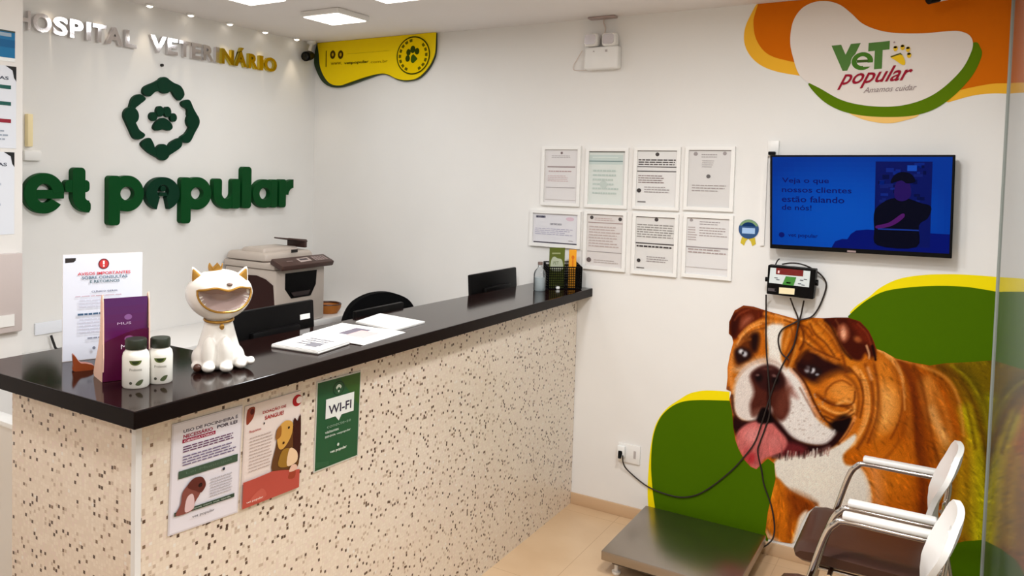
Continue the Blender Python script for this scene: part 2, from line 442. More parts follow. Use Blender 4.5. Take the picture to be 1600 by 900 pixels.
slab = [(2.03, -2.885), (2.03, 0), (1.675, 0), (1.655, -1.25), (1.61, -2.36), (1.26, -2.45), (1.26, -2.885)]
slab = [(2.03, -2.885), (2.03, 0), (1.683, 0), (1.61, -2.35), (1.255, -2.35), (1.255, -2.885)]
top.prism(Fr((0, 0, 0), (1, 0, 0), (0, 1, 0), (0, 0, 1)), slab, ZT-TH, ZT, side=1)
o = top.build('granite_countertop', [M_GRAN, mat('honed_granite_edge', lin=(.0045, .0018, .0015), rough=.4, spec=.12)], smooth=False, bevel=.003); tagp(o, 'dark brown polished granite slab lying on top of the mosaic counter', 'countertop')

# staff side furniture
o = thing('staff_desk', 'low white staff desk hidden behind the counter carrying the monitors', 'desk', (1.4, -1.3, 0))
boxobj('desktop', (1.06, -2.2, .72), (1.74, -.02, .75), M_WHITE2, o); boxobj('side_panel', (1.08, -2.2, 0), (1.72, -2.17, .719), M_WHITE2, o); boxobj('side_panel', (1.08, -.06, 0), (1.72, -.03, .719), M_WHITE2, o)
o = thing('back_worktop', 'white back cabinet with worktop along the lettered wall, under the printer', 'cabinet', (.24, -1.2, 0))
boxobj('worktop', (.001, -2.34, .872), (.475, -.002, .91), mat('white_worktop', lin=(.84, .82, .8), rough=.3), o, bev=.003)
boxobj('cabinet_body', (.001, -2.33, 0), (.44, -.002, .871), M_WHITE2, o)
for k in range(5):
    y0 = -2.32+k*.46; d = boxobj('door', (.4405, y0, .08), (.4585, y0+.45, .86), M_WHITE, o, bev=.002)
    boxobj('handle', (.4588, y0+.4, .6), (.475, y0+.412, .74), M_CHROME, d)
# swing gate between side wall and counter
o = thing('swing_gate', 'low cream swing gate closing the gap left of the counter end', 'gate', (.98, -2.6, 0))
boxobj('gate_panel', (.605, -2.62, .05), (1.365, -2.58, .903), M_WHITE2, o); boxobj('gate_cap', (.605, -2.63, .904), (1.365, -2.57, .922), mat('white_cap', lin=(.9, .9, .88), rough=.3), o, bev=.003)
boxobj('gate_foot', (.61, -2.61, 0), (.66, -2.59, .0495), M_STEEL, o)

# ------------------------------------------------------------------ lettering on the left wall
def px2(fr, pts, ox=0, oy=0, sc=1): return [fr.px(ox+x/sc, oy+y/sc) for x, y in pts]
M_GREEN = mat('green_painted_acrylic', (2, 64, 24), rough=.5, spec=.15)
M_DGREEN = mat('dark_green_painted_acrylic', (2, 46, 28), rough=.5, spec=.15)
em = thing('wall_emblem', 'dark green ring emblem with a paw in the middle on the left wall', 'emblem', WA.w(*WA.px(250, 186)))
Z1 = lambda pts: px2(WA, pts, 0, 0, 3.2)
def ringseg(pts): return smoothpoly(Z1(pts), 5)
b = MB()
segs = [[(802, 393), (760, 410), (708, 435), (702, 470), (735, 486), (765, 462), (790, 455), (812, 440)],
        [(722, 492), (690, 467), (652, 487), (632, 545), (612, 575), (650, 590), (665, 545), (690, 522)],
        [(822, 393), (858, 412), (897, 432), (915, 475), (890, 507), (864, 485), (846, 458), (812, 440)],
        [(896, 507), (935, 496), (960, 545), (988, 600), (955, 600), (928, 580), (925, 548), (900, 530)],
        [(990, 612), (965, 665), (940, 712), (912, 717), (888, 690), (915, 668), (934, 640), (950, 606)],
        [(905, 692), (909, 735), (870, 768), (815, 797), (806, 770), (832, 755), (850, 716)],
        [(610, 582), (636, 650), (662, 697), (700, 697), (718, 675), (688, 650), (668, 612), (648, 588)],
        [(694, 710), (735, 685), (757, 715), (770, 750), (800, 772), (796, 797), (740, 770), (700, 735)]]
for s_ in segs:
    cxm, cym = sum(a_ for a_, _ in s_)/8, sum(b_ for _, b_ in s_)/8
    b.prism(WA, ringseg([(cxm+(a_-cxm)*.93, cym+(b_-cym)*.93) for a_, b_ in s_]), .0, .02)
for cx, cy in ((812, 427), (955, 606), (803, 761), (646, 578)):
    u, v = WA.px(cx/3.2, cy/3.2); b.prism(WA, circ(u, v, .045, 28), 0, .0212)
b.build('ring', M_DGREEN, em, bevel=.002)
b = MB()
for cx, cy, r1, r2 in ((757, 583, .024, .024), (790, 557, .024, .029), (827, 560, .024, .029), (857, 588, .022, .024)):
    u, v = WA.px(cx/3.2, cy/3.2); b.prism(WA, circ(u, v, r1, 20, r2), 0, .02)
b.prism(WA, ringseg([(805, 590), (838, 608), (852, 636), (836, 653), (805, 647), (772, 653), (757, 636), (774, 606)]), 0, .02)
b.build('paw', M_DGREEN, em, bevel=.002)

# big rounded letters: measured as (px box) on the wall
sg = thing('wall_sign', 'large green rounded letters spelling the clinic name on the left wall', 'sign', WA.w(-1.1, 1.6))
def X(px, y=300): return WA.px(px, y)[0]
def Zc(px, y): return WA.px(px, y)[1]
def ring_mb(b, cu, cv, R_, r_, a0=0, a1=360, n=48, d=.035, ry=None, rin=None):
    ry = ry or R_; rin = rin or r_*ry/R_
    out = [(cu+R_*math.cos(math.radians(a0+(a1-a0)*k/n)), cv+ry*math.sin(math.radians(a0+(a1-a0)*k/n))) for k in range(n+1)]
    inn = [(cu+r_*math.cos(math.radians(a0+(a1-a0)*k/n)), cv+rin*math.sin(math.radians(a0+(a1-a0)*k/n))) for k in range(n+1)]
    vs = [[b.bm.verts.new(WA.w(*p, nn)) for p in L] for L, nn in ((out, d), (inn, d), (out, 0), (inn, 0))]
    for k in range(n):
        b.bm.faces.new((vs[0][k], vs[0][k+1], vs[1][k+1], vs[1][k])); b.bm.faces.new((vs[2][k], vs[3][k], vs[3][k+1], vs[2][k+1]))
        b.bm.faces.new((vs[0][k], vs[2][k], vs[2][k+1], vs[0][k+1])); b.bm.faces.new((vs[1][k], vs[1][k+1], vs[3][k+1], vs[3][k]))
    if a1-a0 < 360:
        for k in (0, n): b.bm.faces.new((vs[0][k], vs[1][k], vs[3][k], vs[2][k]))
zb = lambda px: Zc(px, 331.8-.0185*(px-64))     # baseline height
ZB = (zb(64)+zb(437))/2
def xh(px, top): return Zc(px, top)
def letter(kind, x0, x1, top, bot=None, m=M_GREEN, asc=None):
    u0, u1 = X(x0), X(x1); vt = Zc((x0+x1)/2, top); vb = Zc((x0+x1)/2, bot) if bot else ZB
    b = MB(); W_ = u1-u0; st = .068
    cu, cv = (u0+u1)/2, (vt+vb)/2; R_ = W_/2; ry = (vt-vb)/2
    if kind == 'e':
        ring_mb(b, cu, cv, R_, R_-.060, 0, 326, ry=ry, rin=ry-.052); b.prism(WA, [(cu-R_+.03, cv-.026), (cu+R_-.001, cv-.026), (cu+R_-.001, cv+.016), (cu-R_+.03, cv+.016)], 0, .0341)
    elif kind == 't':
        s0 = u0+W_*.28; b.prism(WA, rrect(s0, vb+.055, s0+st, vt, .022), 0, .0362)
        b.prism(WA, rrect(u0, vt-.122, u1-.006, vt-.062, .02), 0, .0341); ring_mb(b, s0+.088, vb+.086, .088, .088-st+.002, 180, 272, n=20, ry=.086, rin=.026)
        b.prism(WA, rrect(s0+st+.010, vb, u1, vb+.058, .02), 0, .0357)
    elif kind == 'p':
        base = ZB-.0; dv = vb; b.prism(WA, rrect(u0, dv, u0+st, vt-.002, .02), 0, .0362)
        cu2 = (u0+u1)/2+.006; ry2 = (vt-base)/2; ring_mb(b, cu2, base+ry2, u1-cu2, u1-cu2-.058, ry=ry2, rin=ry2-.058)
    elif kind == 'o':
        n = 40; R1 = W_/2; out = []
        for k in range(n+1):
            a = math.radians(-90+22+(360-44)*k/n); out.append((cu+R1*math.cos(a), cv+ry*math.sin(a)))
        r1 = .038; hole = [(cu+r1*math.cos(math.radians(a)), cv+.012+r1*math.sin(math.radians(a))) for a in range(235, -56, -18)]
        b.prism(WA, out+hole, 0, .035)
        b.prism(WA, circ(cu, cv+.028, .017, 16), 0, .034)
        b.prism(WA, [(cu-.03, cv-.012), (cu+.03, cv-.012), (cu+.021, cv+.008), (cu-.021, cv+.008)], 0, .0343)
    elif kind == 'u':
        s2 = .062; b.prism(WA, rrect(u0, vb+.07, u0+s2, vt, .018), 0, .0362); b.prism(WA, rrect(u1-s2, vb, u1, vt, .018), 0, .0372)
        ring_mb(b, cu, vb+R_*.95, R_, R_-s2, 180, 360, ry=R_*.95)
    elif kind == 'l': b.prism(WA, rrect(u0, vb, u1, vt, .022), 0, .035)
    elif kind == 'a':
        s2 = .056; cu2 = cu-.004; ring_mb(b, cu2, cv, cu2-u0, cu2-u0-s2, ry=ry, rin=ry-.052); b.prism(WA, rrect(u1-s2, vb, u1, vt, .018), 0, .0362)
    elif kind == 'r':
        s2 = .062; b.prism(WA, rrect(u0, vb, u0+s2, vt, .018), 0, .0362); ring_mb(b, u1-.004, vt-.1, .1, .1-.056, 90, 180, n=14, ry=.1)
    elif kind == 'v':
        b.prism(WA, [(u0, vt), (u0+.07, vt), (cu, vb+.09), (u1-.07, vt), (u1, vt), (cu+.04, vb), (cu-.04, vb)], 0, .035)
    b.build('letter', m, sg, ang=35, bevel=.003)
letter('v', -22, 28, 268); letter('e', 31, 94.5, 270); letter('t', 95.5, 135.5, 261.5)
letter('p', 163, 218.5, 274, 351); letter('o', 222, 274.5, 276.5, m=M_DGREEN); letter('p', 276.5, 324, 276.5, 348)
letter('u', 327.5, 368.5, 279); letter('l', 372, 386.5, 260.5); letter('a', 389, 427, 280); letter('r', 430, 453, 280)

def word(chars, base, root, mt, hgt, d=.022, bold=.035):
    for ch, x0, x1, mm in chars:
        V, T, _ = text_tris(ch, bold); u0, u1 = WA.px(x0, 70)[0], WA.px(x1, 70)[0]
        h = hgt*(1.28 if ch == 'Á' else 1)
        me = bpy.data.meshes.new('letter'); bm = bmesh.new()
        vs = [bm.verts.new(WA.w(u0+(u1-u0)*x, base+h*y, d)) for x, y in V]
        fs = []
        for t in T:
            try: fs.append(bm.faces.new([vs[i] for i in t]))
            except ValueError: pass
        bmesh.ops.remove_doubles(bm, verts=bm.verts, dist=1e-5)
        r = bmesh.ops.extrude_face_region(bm, geom=list(bm.faces))
        for v in r['geom']:
            if isinstance(v, bmesh.types.BMVert): v.co.x -= d-.001
        bmesh.ops.recalc_face_normals(bm, faces=bm.faces); bm.to_mesh(me); bm.free(); link('letter', me, mm, root)
M_MIRR = mat('polished_chrome_letter', lin=(.72, .69, .69), rough=.09, metal=1)
M_MIRR_YEL_REFL = mat('chrome_letter_yellow_reflection', lin=(.62, .47, .05), rough=.15, metal=1)  # chrome with the yellow sign's reflection put into the metal colour
zt_ = WA.px(300, 74)[1]; base = (WA.px(62, 51.5)[1]+WA.px(420, 112.3)[1])/2; hg = WA.px(410, 88.5)[1]-WA.px(410, 111)[1]
hs = thing('lettering', 'chrome capital letters of the hospital word above the emblem', 'sign', WA.w(-1.7, base))
S = lambda a, b_: (a/3.2, b_/3.2)
word([('H', 27, 44, M_MIRR), ('O', 47.5, 76.5, M_MIRR), ('S', 79, 102, M_MIRR), ('P', 105, 126, M_MIRR), ('I', 131, 138, M_MIRR), ('T', 141, 162, M_MIRR), ('A', 162, 189, M_MIRR), ('L', 192, 209.5, M_MIRR)], base, hs, 0, hg)
hs = thing('lettering', 'chrome capital letters of the second word, its corner end coloured with a yellow reflection', 'sign', WA.w(-.8, base))
word([('V', 231.5, 256, M_MIRR), ('E', 258, 274, M_MIRR), ('T', 276, 294, M_MIRR), ('E', 296, 311, M_MIRR), ('R', 314, 331, M_MIRR), ('I', 333.5, 339, M_MIRR), ('N', 343, 362, M_MIRR_YEL_REFL), ('Á', 363.5, 382.5, M_MIRR_YEL_REFL), ('R', 385, 400, M_MIRR_YEL_REFL), ('I', 402, 408, M_MIRR_YEL_REFL), ('O', 410, 429.5, M_MIRR_YEL_REFL)], base, hs, 0, hg)
o = MB().prism(WA, circ(*WA.px(252, 102), .008), 0, .012).build('wall_hook', M_BLACKM); tagp(o, 'tiny dark hook on the left wall just above the ring emblem', 'hook')
o = boxobj('yellow_wall_strip', WA.w(WA.px(38, 200)[0], WA.px(40, 229)[1]), WA.w(WA.px(46.5, 200)[0], WA.px(40, 178)[1], .03), mat('pale_yellow_plastic', (238, 218, 170), rough=.5), bev=.004); tagp(o, 'pale yellow upright strip on the left wall above the first green letter', 'strip')  # plain pale yellow strip, upright on the wall
o = MB(); u, v = WA.px(48, 243); o.box(WA.w(u, v, .012), (.024, .085, .05), bev=.008); o = o.build('wall_socket', M_WHITE); tagp(o, 'small white box on the left wall under the pale yellow strip', 'socket')

# switch plate with its black cable
u0, v0 = WA.px(53, 524); u1, v1 = WA.px(96, 499); v0 = max(v0, .913)
pl = thing('socket_plate', 'wide white socket plate on the left wall behind the standing notice', 'socket', WA.w(u0, v0))
b = MB(); b.box(WA.w((u0+u1)/2+.04, (v0+v1)/2, .006), (.012, u1-u0+.08, v1-v0), bev=.003); b.build('plate', mat('bluish_white_plate', (222, 224, 230), rough=.35), pl)
pts = curve3([WA.w(*WA.px(76, 523), .02), WA.w(*WA.px(78, 534), .03), WA.w(*WA.px(83, 544), .03), WA.w(*WA.px(93, 542), .04), WA.w(WA.px(100, 545)[0], .925, .06)])
b = MB(); b.tube(pts, .006); b.build('cable', M_BLACKM, pl)

# ------------------------------------------------------------------ near left wall: notices and panel
def poster(name, label, cat, fr, u0, v0, u1, v1, draw, group=None, m=M_PRINT, back=None, th=.0015):
    t = thing(name, label, cat, fr.w((u0+u1)/2, v0), group=group)
    b = MB(); b.prism(fr, [(u0, v0), (u1, v0), (u1, v1), (u0, v1)], .0002, th); b.build('backing', back or M_WHITE, t, smooth=False)
    p = Print(fr.shift(th), box=(u0, v0, u1, v1)); draw(p); p.build('print', m, t); return t
u1 = PW.px(25, 150)[0]; uL = u1-.30
def dA(p):
    p.rect(0, 0, 1, 1, (232, 238, 238)); p.rect(0, .12, 1, .97, (20, 108, 158)); p.rect(0, .45, 1, .7, (10, 90, 140)); p.rect(.55, .8, .95, .92, (150, 170, 185)); p.rect(.0, .95, 1, 1, (60, 75, 70))
poster('notice', 'blue notice at the top left, above the white ones', 'notice', PW, uL, PW.px(20, 97)[1], PW.px(23, 90)[0], PW.px(20, 49)[1], dA, 'notices at the left edge')
def dB(p, red=True):
    p.rect(0, 0, 1, 1, (218, 222, 230)); p.poly([(.86, 1), (1, 1), (1, .82), (.97, .86), (.95, .95)], (18, 18, 18))
    p.text('AS', .78, .83, .9, .87, (40, 50, 70), .02)
    if red:
        for v, c in ((.72, (20, 84, 76)), (.52, (20, 84, 76)), (.31, (140, 24, 44))): p.rect(.1, v, .93, v+.045, c)
        p.lines(.3, .1, .9, .25, 3, (150, 160, 175))
    else:
        p.rect(.1, .72, .68, .76, (40, 46, 60)); p.lines(.2, .35, .85, .68, 4, (185, 192, 205))
poster('notice', 'white notice with green and red bars below the blue one', 'notice', PW, uL, PW.px(20, 232)[1], u1, PW.px(20, 104)[1], dB, 'notices at the left edge')
poster('notice', 'white notice with one black corner, lowest at the left edge', 'notice', PW, uL, PW.px(16, 366)[1], PW.px(22, 300)[0], PW.px(18, 238)[1], lambda p: dB(p, False), 'notices at the left edge')
ua, va = PW.px(33, 515); ub, vb_ = PW.px(33, 394)
o = thing('display_panel', 'grey glossy box panel on the near left wall below the notices', 'panel', PW.w(ua-.2, va))
b = MB(); b.box(PW.w(ua-.22, (va+vb_)/2, .015), (.03, .42, vb_-va), bev=.006); b.build('panel_body', mat('grey_acrylic', (196, 184, 180), rough=.25), o)
b = MB(); b.box(PW.w(PW.px(3, 500)[0], PW.px(3, 500)[1], .0325), (.004, .06, .045)); b.build('label_card', M_WHITE, o, smooth=False)

# ------------------------------------------------------------------ back wall: yellow wall sign in the corner
Z7 = lambda pts: px2(WB, pts, 480, 50, 7.273)
ys = thing('wall_sign', 'yellow curved wall sign with a round paw seal in the ceiling corner', 'sign', WB.w(.5, 2.45))
b = MB(); shp = Z7([(150, 150), (165, 250), (180, 400), (230, 520), (300, 595), (400, 612), (520, 575), (700, 515), (860, 478), (950, 490), (1060, 540), (1180, 552), (1290, 520), (1400, 410), (1470, 270), (1485, 150)])
shp = smoothpoly(shp, 5, closed=False)+[(Z7([(1490, 30)])[0][0], 2.664), (Z7([(150, 150)])[0][0], 2.664)]
b.prism(WB, shp, .022, .03); b.build('face', mat('yellow_acrylic', (242, 204, 0), rough=.5, spec=.15), ys, ang=30)
shg = Z7([(130, 150), (100, 330), (130, 450), (190, 560), (270, 620), (380, 634), (520, 600), (700, 535), (860, 485), (960, 505), (1060, 553), (1170, 562), (1290, 528), (1400, 415), (1465, 280), (1480, 150)])
shg = smoothpoly(shg, 5, closed=False)+[(Z7([(1480, 30)])[0][0], 2.663), (Z7([(130, 150)])[0][0], 2.663)]
shg = [(max(u, .004), v) for u, v in shg]
b = MB(); b.prism(WB, shg, .001, .0215); b.build('backplate', mat('bottle_green_acrylic', (20, 44, 10), rough=.4), ys, ang=30)
p = Print(WB.shift(.0302)); G = (66, 52, 8)
q_ = lambda x, y: Z7([(x, y)])[0]
def r7(x0, y0, x1, y1, c, pr=None):
    (a, d), (e, f) = q_(x0, y1), q_(x1, y0); (pr or p).rect(a, d, e, f, c)
r7(243, 220, 256, 405, G)
for cx in (325, 415): u, v = q_(cx, 265); p.poly(circ(u, v, .023, 20, .028), G); p.poly(circ(u, v, .009, 16, .012), (190, 150, 10))
(a, d), (e, f) = q_(485, 262), q_(975, 215); p.text('/hospitalvetpopular', a, d, e, f, (140, 110, 8))
(a, d), (e, f) = q_(305, 385), q_(430, 345); p.text('www.', a, d, e, f, (130, 100, 8))
(a, d), (e, f) = q_(455, 385), q_(735, 325); p.text('vetpopular', a, d, e, f, (60, 54, 8), .02)
(a, d), (e, f) = q_(745, 365), q_(950, 320); p.text('.com.br', a, d, e, f, (130, 100, 8))
u, v = q_(1238, 275); p.poly(circ(u, v, .125, 48, .117), (52, 56, 8)); p.poly(circ(u, v, .117, 48, .109), (232, 198, 0)); 
for k in range(18):
    if k in (3, 4, 13, 14): continue
    an = 2*math.pi*k/18; p.poly([(u+.1*math.cos(an+t)*r_, v+.094*math.sin(an+t)*r_) for t, r_ in ((-.11, .9), (.11, .9), (.11, 1.08), (-.11, 1.08))], (96, 90, 8), up=(k == 0))
for cx, cy, r_ in ((1178, 310, .017), (1188, 240, .017), (1237, 207, .019), (1285, 228, .017)): a, d = q_(cx, cy); p.poly(circ(a, d, r_, 16, r_*1.2), (50, 64, 8), up=(cx == 1178))
p.poly(smoothpoly([q_(*t) for t in ((1240, 262), (1262, 280), (1288, 312), (1270, 335), (1238, 362), (1214, 340), (1218, 290))], 4), (60, 84, 12), up=False)
p.build('print', M_VINYL, ys)

# security camera in the corner
sc_ = thing('security_camera', 'black security camera under the ceiling in the corner beside the yellow sign', 'camera', (.03, -.1, 2.55))
b = MB(); b.lathe([(0, 0), (.03, 0), (.03, -.015), (.012, -.025), (0, -.025)], (.05, -.1, H-.001)); b.tube([(.05, -.1, H-.02), (.045, -.11, 2.61), (.045, -.11, 2.59)], .01); b.build('mount', M_WHITE, sc_)
b = MB(); b.tube([(.03, -.08, 2.575), (.04, -.11, 2.57), (.065, -.17, 2.555)], [.026, .032, .032], 16); b.build('body', M_BLACK, sc_)
b = MB(); b.tube([(.0655, -.171, 2.5545), (.067, -.176, 2.553)], .022, 16); b.build('lens', mat('dark_glass', lin=(.01, .01, .012), rough=.05), sc_)
sc2 = thing('security_camera', 'dark and white security camera cut off by the top edge above the orange mural', 'camera', (3.56, -.12, 2.6))
b = MB(); b.lathe([(0, 0), (.045, 0), (.045, -.012), (.02, -.02), (0, -.02)], (3.60, -.13, H-.001)); b.tube([(3.60, -.13, H-.015), (3.595, -.15, 2.62)], .012)
b.tube([(3.64, -.13, 2.615), (3.57, -.17, 2.595)], .026, 14); b.build('body', M_WHITE, sc2)
b = MB(); b.tube([(3.569, -.1705, 2.5948), (3.535, -.19, 2.585)], .0262, 14); b.build('lens_hood', M_BLACK, sc2)

# emergency light
u, v = WB.px(945, 91)
el = thing('emergency_light', 'white twin-head emergency light high on the back wall', 'emergency light', WB.w(u, v-.06))
b = MB(); b.box(WB.w(u, v-.005, .03), (.19, .058, .12), bev=.012, seg=3); b.build('housing', M_WHITE, el)
b = MB(); b.box(WB.w(u+.03, v+.03, .0605), (.012, .004, .012)); b.box(WB.w(u-.04, v+.03, .0605), (.006, .004, .006)); b.build('indicator', mat('grey_plastic', (176, 168, 166), rough=.4), el, smooth=False)
for k, (x, y) in enumerate(((930.5, 65), (958.5, 64))):
    a, d = WB.px(x, y); b = MB(); b.box(WB.w(a, d, .045), (.078, .062, .07), bev=.016, seg=3); hd = b.build('lamp_head', M_WHITE, el)
    b = MB(); b.prism(WB, rrect(a-.03, d-.026, a+.03, d+.026, .012), .0762, .0785); b.build('reflector', mat('lamp_reflector', (205, 200, 204), rough=.2, metal=.5), hd)
b = MB(); b.tube(curve3([WB.w(*WB.px(946, 56), .02), WB.w(*WB.px(947, 45), .008), WB.w(*WB.px(944, 35), .008), WB.w(*WB.px(947, 28), .01)]), .0035)
b.tube(curve3([WB.w(*WB.px(912, 80), .02), WB.w(*WB.px(903, 92), .006), WB.w(*WB.px(897, 103), .006), WB.w(*WB.px(899, 110), .006), WB.w(*WB.px(920, 110), .006)]), .0022)
b.build('cable', mat('off_white_cable', (215, 200, 190), rough=.5), el)
b = MB(); b.box((WB.px(945, 25)[0], -.03, H-.006), (.15, .05, .01), bev=.003); o = b.build('ceiling_bracket', mat('mid_grey_plastic', (170, 150, 145), rough=.5)); tagp(o, 'small flat grey bracket on the ceiling edge above the emergency light', 'bracket')  # flat bracket in one even grey

# ------------------------------------------------------------------ framed certificates
M_FRAME = mat('white_lacquer_frame', lin=(.88, .86, .83), rough=.35)
def frame(name, label, tl, br, draw, paper=(222, 216, 212), bw=.018):
    (u0, v1), (u1, v0) = WB.px(*tl), WB.px(*br)
    t = thing(name, label, 'framed certificate', WB.w((u0+u1)/2, v0), group='framed certificates on the back wall')
    b = MB(); n = .018
    for a0, c0, a1, c1 in ((u0, v0, u1, v0+bw), (u0, v1-bw, u1, v1), (u0, v0+bw, u0+bw, v1-bw), (u1-bw, v0+bw, u1, v1-bw)):
        b.prism(WB, [(a0, c0), (a1, c0), (a1, c1), (a0, c1)], .0005, n)
    b.build('frame', M_FRAME, t, smooth=False)
    p = Print(WB.shift(.006), box=(u0+bw-.001, v0+bw-.001, u1-bw+.001, v1-bw+.001)); p.rect(0, 0, 1, 1, tuple(int(c*.985+4) for c in (sum(paper)/3*.6+paper[i]*.4 for i in range(3)))); draw(p); p.build('certificate', M_LAM, t)
GR = (150, 142, 142); DK = (66, 60, 60); LG = (188, 180, 178)
def seal(p, u, v, r=.045, c=DK): p.poly(circ(u, v, r, 14, r*.7), c)
def c1(p): seal(p, .5, .93, .035, (110, 95, 95)); p.lines(.2, .84, .8, .9, 2, GR, .3, .1); p.rect(.08, .66, .92, .685, (150, 134, 134)); p.lines(.12, .58, .9, .63, 1, (176, 150, 150)); p.lines(.1, .4, .75, .53, 4, (196, 172, 172)); p.rect(.05, .28, .92, .29, GR); p.rect(.05, .05, .95, .06, LG)
def c2(p): p.rect(0, 0, .93, .97, (206, 211, 206)); p.rect(.0, .75, .93, .93, (186, 198, 194)); p.rect(0, .97, 1, 1, (130, 130, 126)); p.rect(0, .8, .93, .82, (120, 140, 140)); p.rect(.1, .87, .8, .89, (205, 214, 208)); p.lines(.12, .2, .85, .7, 6, (178, 190, 184), .4); seal(p, .42, .38, .1, (184, 194, 188))
def c3(p): p.rect(0, .985, 1, 1, (90, 84, 84)); seal(p, .5, .93, .05); p.lines(.03, .74, .97, .86, 3, DK, .5, .05); p.rect(.0, .7, 1, .715, DK); p.rect(0, .62, 1, .635, DK); p.lines(.04, .42, .7, .58, 4, (120, 100, 100)); p.lines(.2, .25, .9, .38, 3, GR); seal(p, .07, .28, .055, (50, 46, 46)); p.rect(.04, .07, .25, .085, DK)
def c4(p): p.rect(0, .985, 1, 1, (140, 134, 132)); p.lines(.3, .87, .75, .95, 2, GR, .35); seal(p, .16, .93, .05, GR); seal(p, .84, .94, .045, GR); p.lines(.32, .7, .6, .84, 4, GR, .3); seal(p, .48, .54, .05, (96, 92, 92)); p.lines(.1, .28, .9, .42, 3, (150, 140, 138), .3)
def c5(p): p.lines(.06, .84, .28, .93, 1, (40, 40, 66), .8, .05); seal(p, .82, .84, .09, (206, 180, 192)); p.text('CERTIFICADO', .38, .62, .64, .68, (70, 66, 84), .01); p.lines(.05, .3, .92, .54, 4, (170, 166, 186), .35); p.rect(.02, .02, .98, .055, (50, 44, 58)); p.lines(.8, .12, .9, .17, 1, GR)
def c6(p): seal(p, .12, .93, .05); seal(p, .9, .92, .05); p.rect(0, .985, 1, 1, GR); p.lines(.2, .88, .82, .95, 2, (176, 150, 146), .3); p.rect(.03, .83, .97, .845, (160, 140, 136)); p.lines(.06, .38, .94, .8, 8, (182, 166, 162), .4); p.rect(.03, .28, .97, .29, GR); seal(p, .08, .12, .065, (92, 80, 80)); p.lines(.22, .08, .9, .16, 2, (176, 164, 160), .3)
def c7(p): p.rect(0, .985, 1, 1, (80, 72, 74)); seal(p, .52, .95, .05); p.lines(.03, .62, .97, .88, 6, (140, 136, 132), .45, .1); p.rect(0, .5, 1, .52, DK); p.lines(.03, .44, .95, .5, 1, DK, .5, .05); p.lines(.3, .18, .9, .3, 3, GR, .4); seal(p, .1, .19, .05, (54, 50, 50)); p.rect(.05, .05, .25, .065, DK)
def c8(p): p.rect(0, .985, 1, 1, (150, 144, 142)); seal(p, .1, .95, .04, GR); p.lines(.3, .88, .85, .96, 2, GR, .35); p.lines(.3, .68, .95, .86, 4, (160, 148, 146), .35); p.lines(.03, .6, .25, .86, 6, (170, 156, 154), .35); p.rect(.0, .47, 1, .49, GR); p.lines(.05, .38, .95, .48, 2, (160, 144, 142), .4); p.rect(.0, .12, .98, .13, LG)
frame('framed_certificate', 'top row leftmost framed certificate, pale with faint pink lines', (849, 228.5), (906.5, 323), c1, (216, 206, 204))
frame('framed_certificate', 'framed certificate with greenish paper, second in the top row', (917.5, 231), (980.5, 326.5), c2, (212, 210, 204))
frame('framed_certificate', 'framed certificate with bold black lines, third in the top row', (992.5, 230), (1061.5, 329.5), c3, (220, 214, 210))
frame('framed_certificate', 'framed certificate with a round mark mid page, rightmost in the top row', (1072.5, 229), (1146, 331), c4, (210, 204, 198))
frame('framed_certificate', 'landscape framed certificate with bluish paper behind the black organizer', (830.5, 327), (907.5, 389), c5, (212, 206, 216))
frame('framed_certificate', 'framed certificate with pinkish paper just right of the landscape one', (914.5, 328.5), (977.5, 425), c6, (216, 200, 192))
frame('framed_certificate', 'framed certificate with grey text block, third in the bottom row', (990.5, 332), (1058, 433), c7, (216, 208, 202))
frame('framed_certificate', 'framed certificate with small text table, bottom row beside the blue badge', (1069.5, 333.5), (1143, 438.5), c8, (218, 210, 206))

# ribbon badge
u, v = WB.px(1170, 358)
o = thing('ribbon_badge', 'blue round badge with yellow ribbon stuck on the wall left of the television', 'badge', WB.w(u, v-.06))
b = MB(); b.prism(WB, circ(u, v, .047, 32), .0005, .004); b.build('disc', mat('badge_blue', (24, 70, 120), rough=.4), o)
p = Print(WB.shift(.0042)); p.poly([(u+.046*math.cos(math.radians(t)), v+.046*math.sin(math.radians(t))) for t in range(20, 161, 10)], (120, 150, 110)); p.poly([(u+.036*math.cos(math.radians(t)), v+.034*math.sin(math.radians(t))) for t in range(25, 156, 10)], (18, 50, 92)); p.rect(u-.03, v-.022, u+.03, v+.006, (160, 190, 226)); p.build('print', M_VINYL, o)
b = MB(); b.prism(WB, [(u-.036, v-.07), (u-.018, v-.082), (u-.012, v-.06), (u, v-.047), (u+.012, v-.06), (u+.02, v-.082), (u+.036, v-.07), (u+.03, v-.04), (u-.03, v-.04)], .0004, .0025); b.build('ribbon', mat('ribbon_yellow', (196, 172, 36), rough=.5), o)

# ------------------------------------------------------------------ television
TVF = WB.shift(.085)
c4_ = [TVF.px(*t) for t in ((1203.2, 242.2), (1493.2, 241.8), (1487.2, 404), (1203, 388))]
tv = thing('television', 'black wall television showing a blue slide', 'television', WB.w((c4_[0][0]+c4_[1][0])/2, c4_[3][1]))
b = MB(); b.prism(WB, [c4_[3], c4_[2], c4_[1], c4_[0]], .045, .0848); b.build('housing', M_BLACK, tv, smooth=False, bevel=.003)
b = MB(); b.box(WB.w(3.3, 1.72, .023), (.3, .044, .2)); b.build('wall_mount', M_BLACKM, tv, smooth=False)
def mixq(s_, t_):
    (ax, ay), (bx, by), (cx, cy), (dx, dy) = c4_[3], c4_[2], c4_[1], c4_[0]
    return ((1-t_)*((1-s_)*ax+s_*bx)+t_*((1-s_)*dx+s_*cx), (1-t_)*((1-s_)*ay+s_*by)+t_*((1-s_)*dy+s_*cy))
class TVP(Print):
    def m(s, u, v): return mixq(.014+.972*u, .045+.935*v)
p = TVP(TVF); kk = 1.0
n = 30
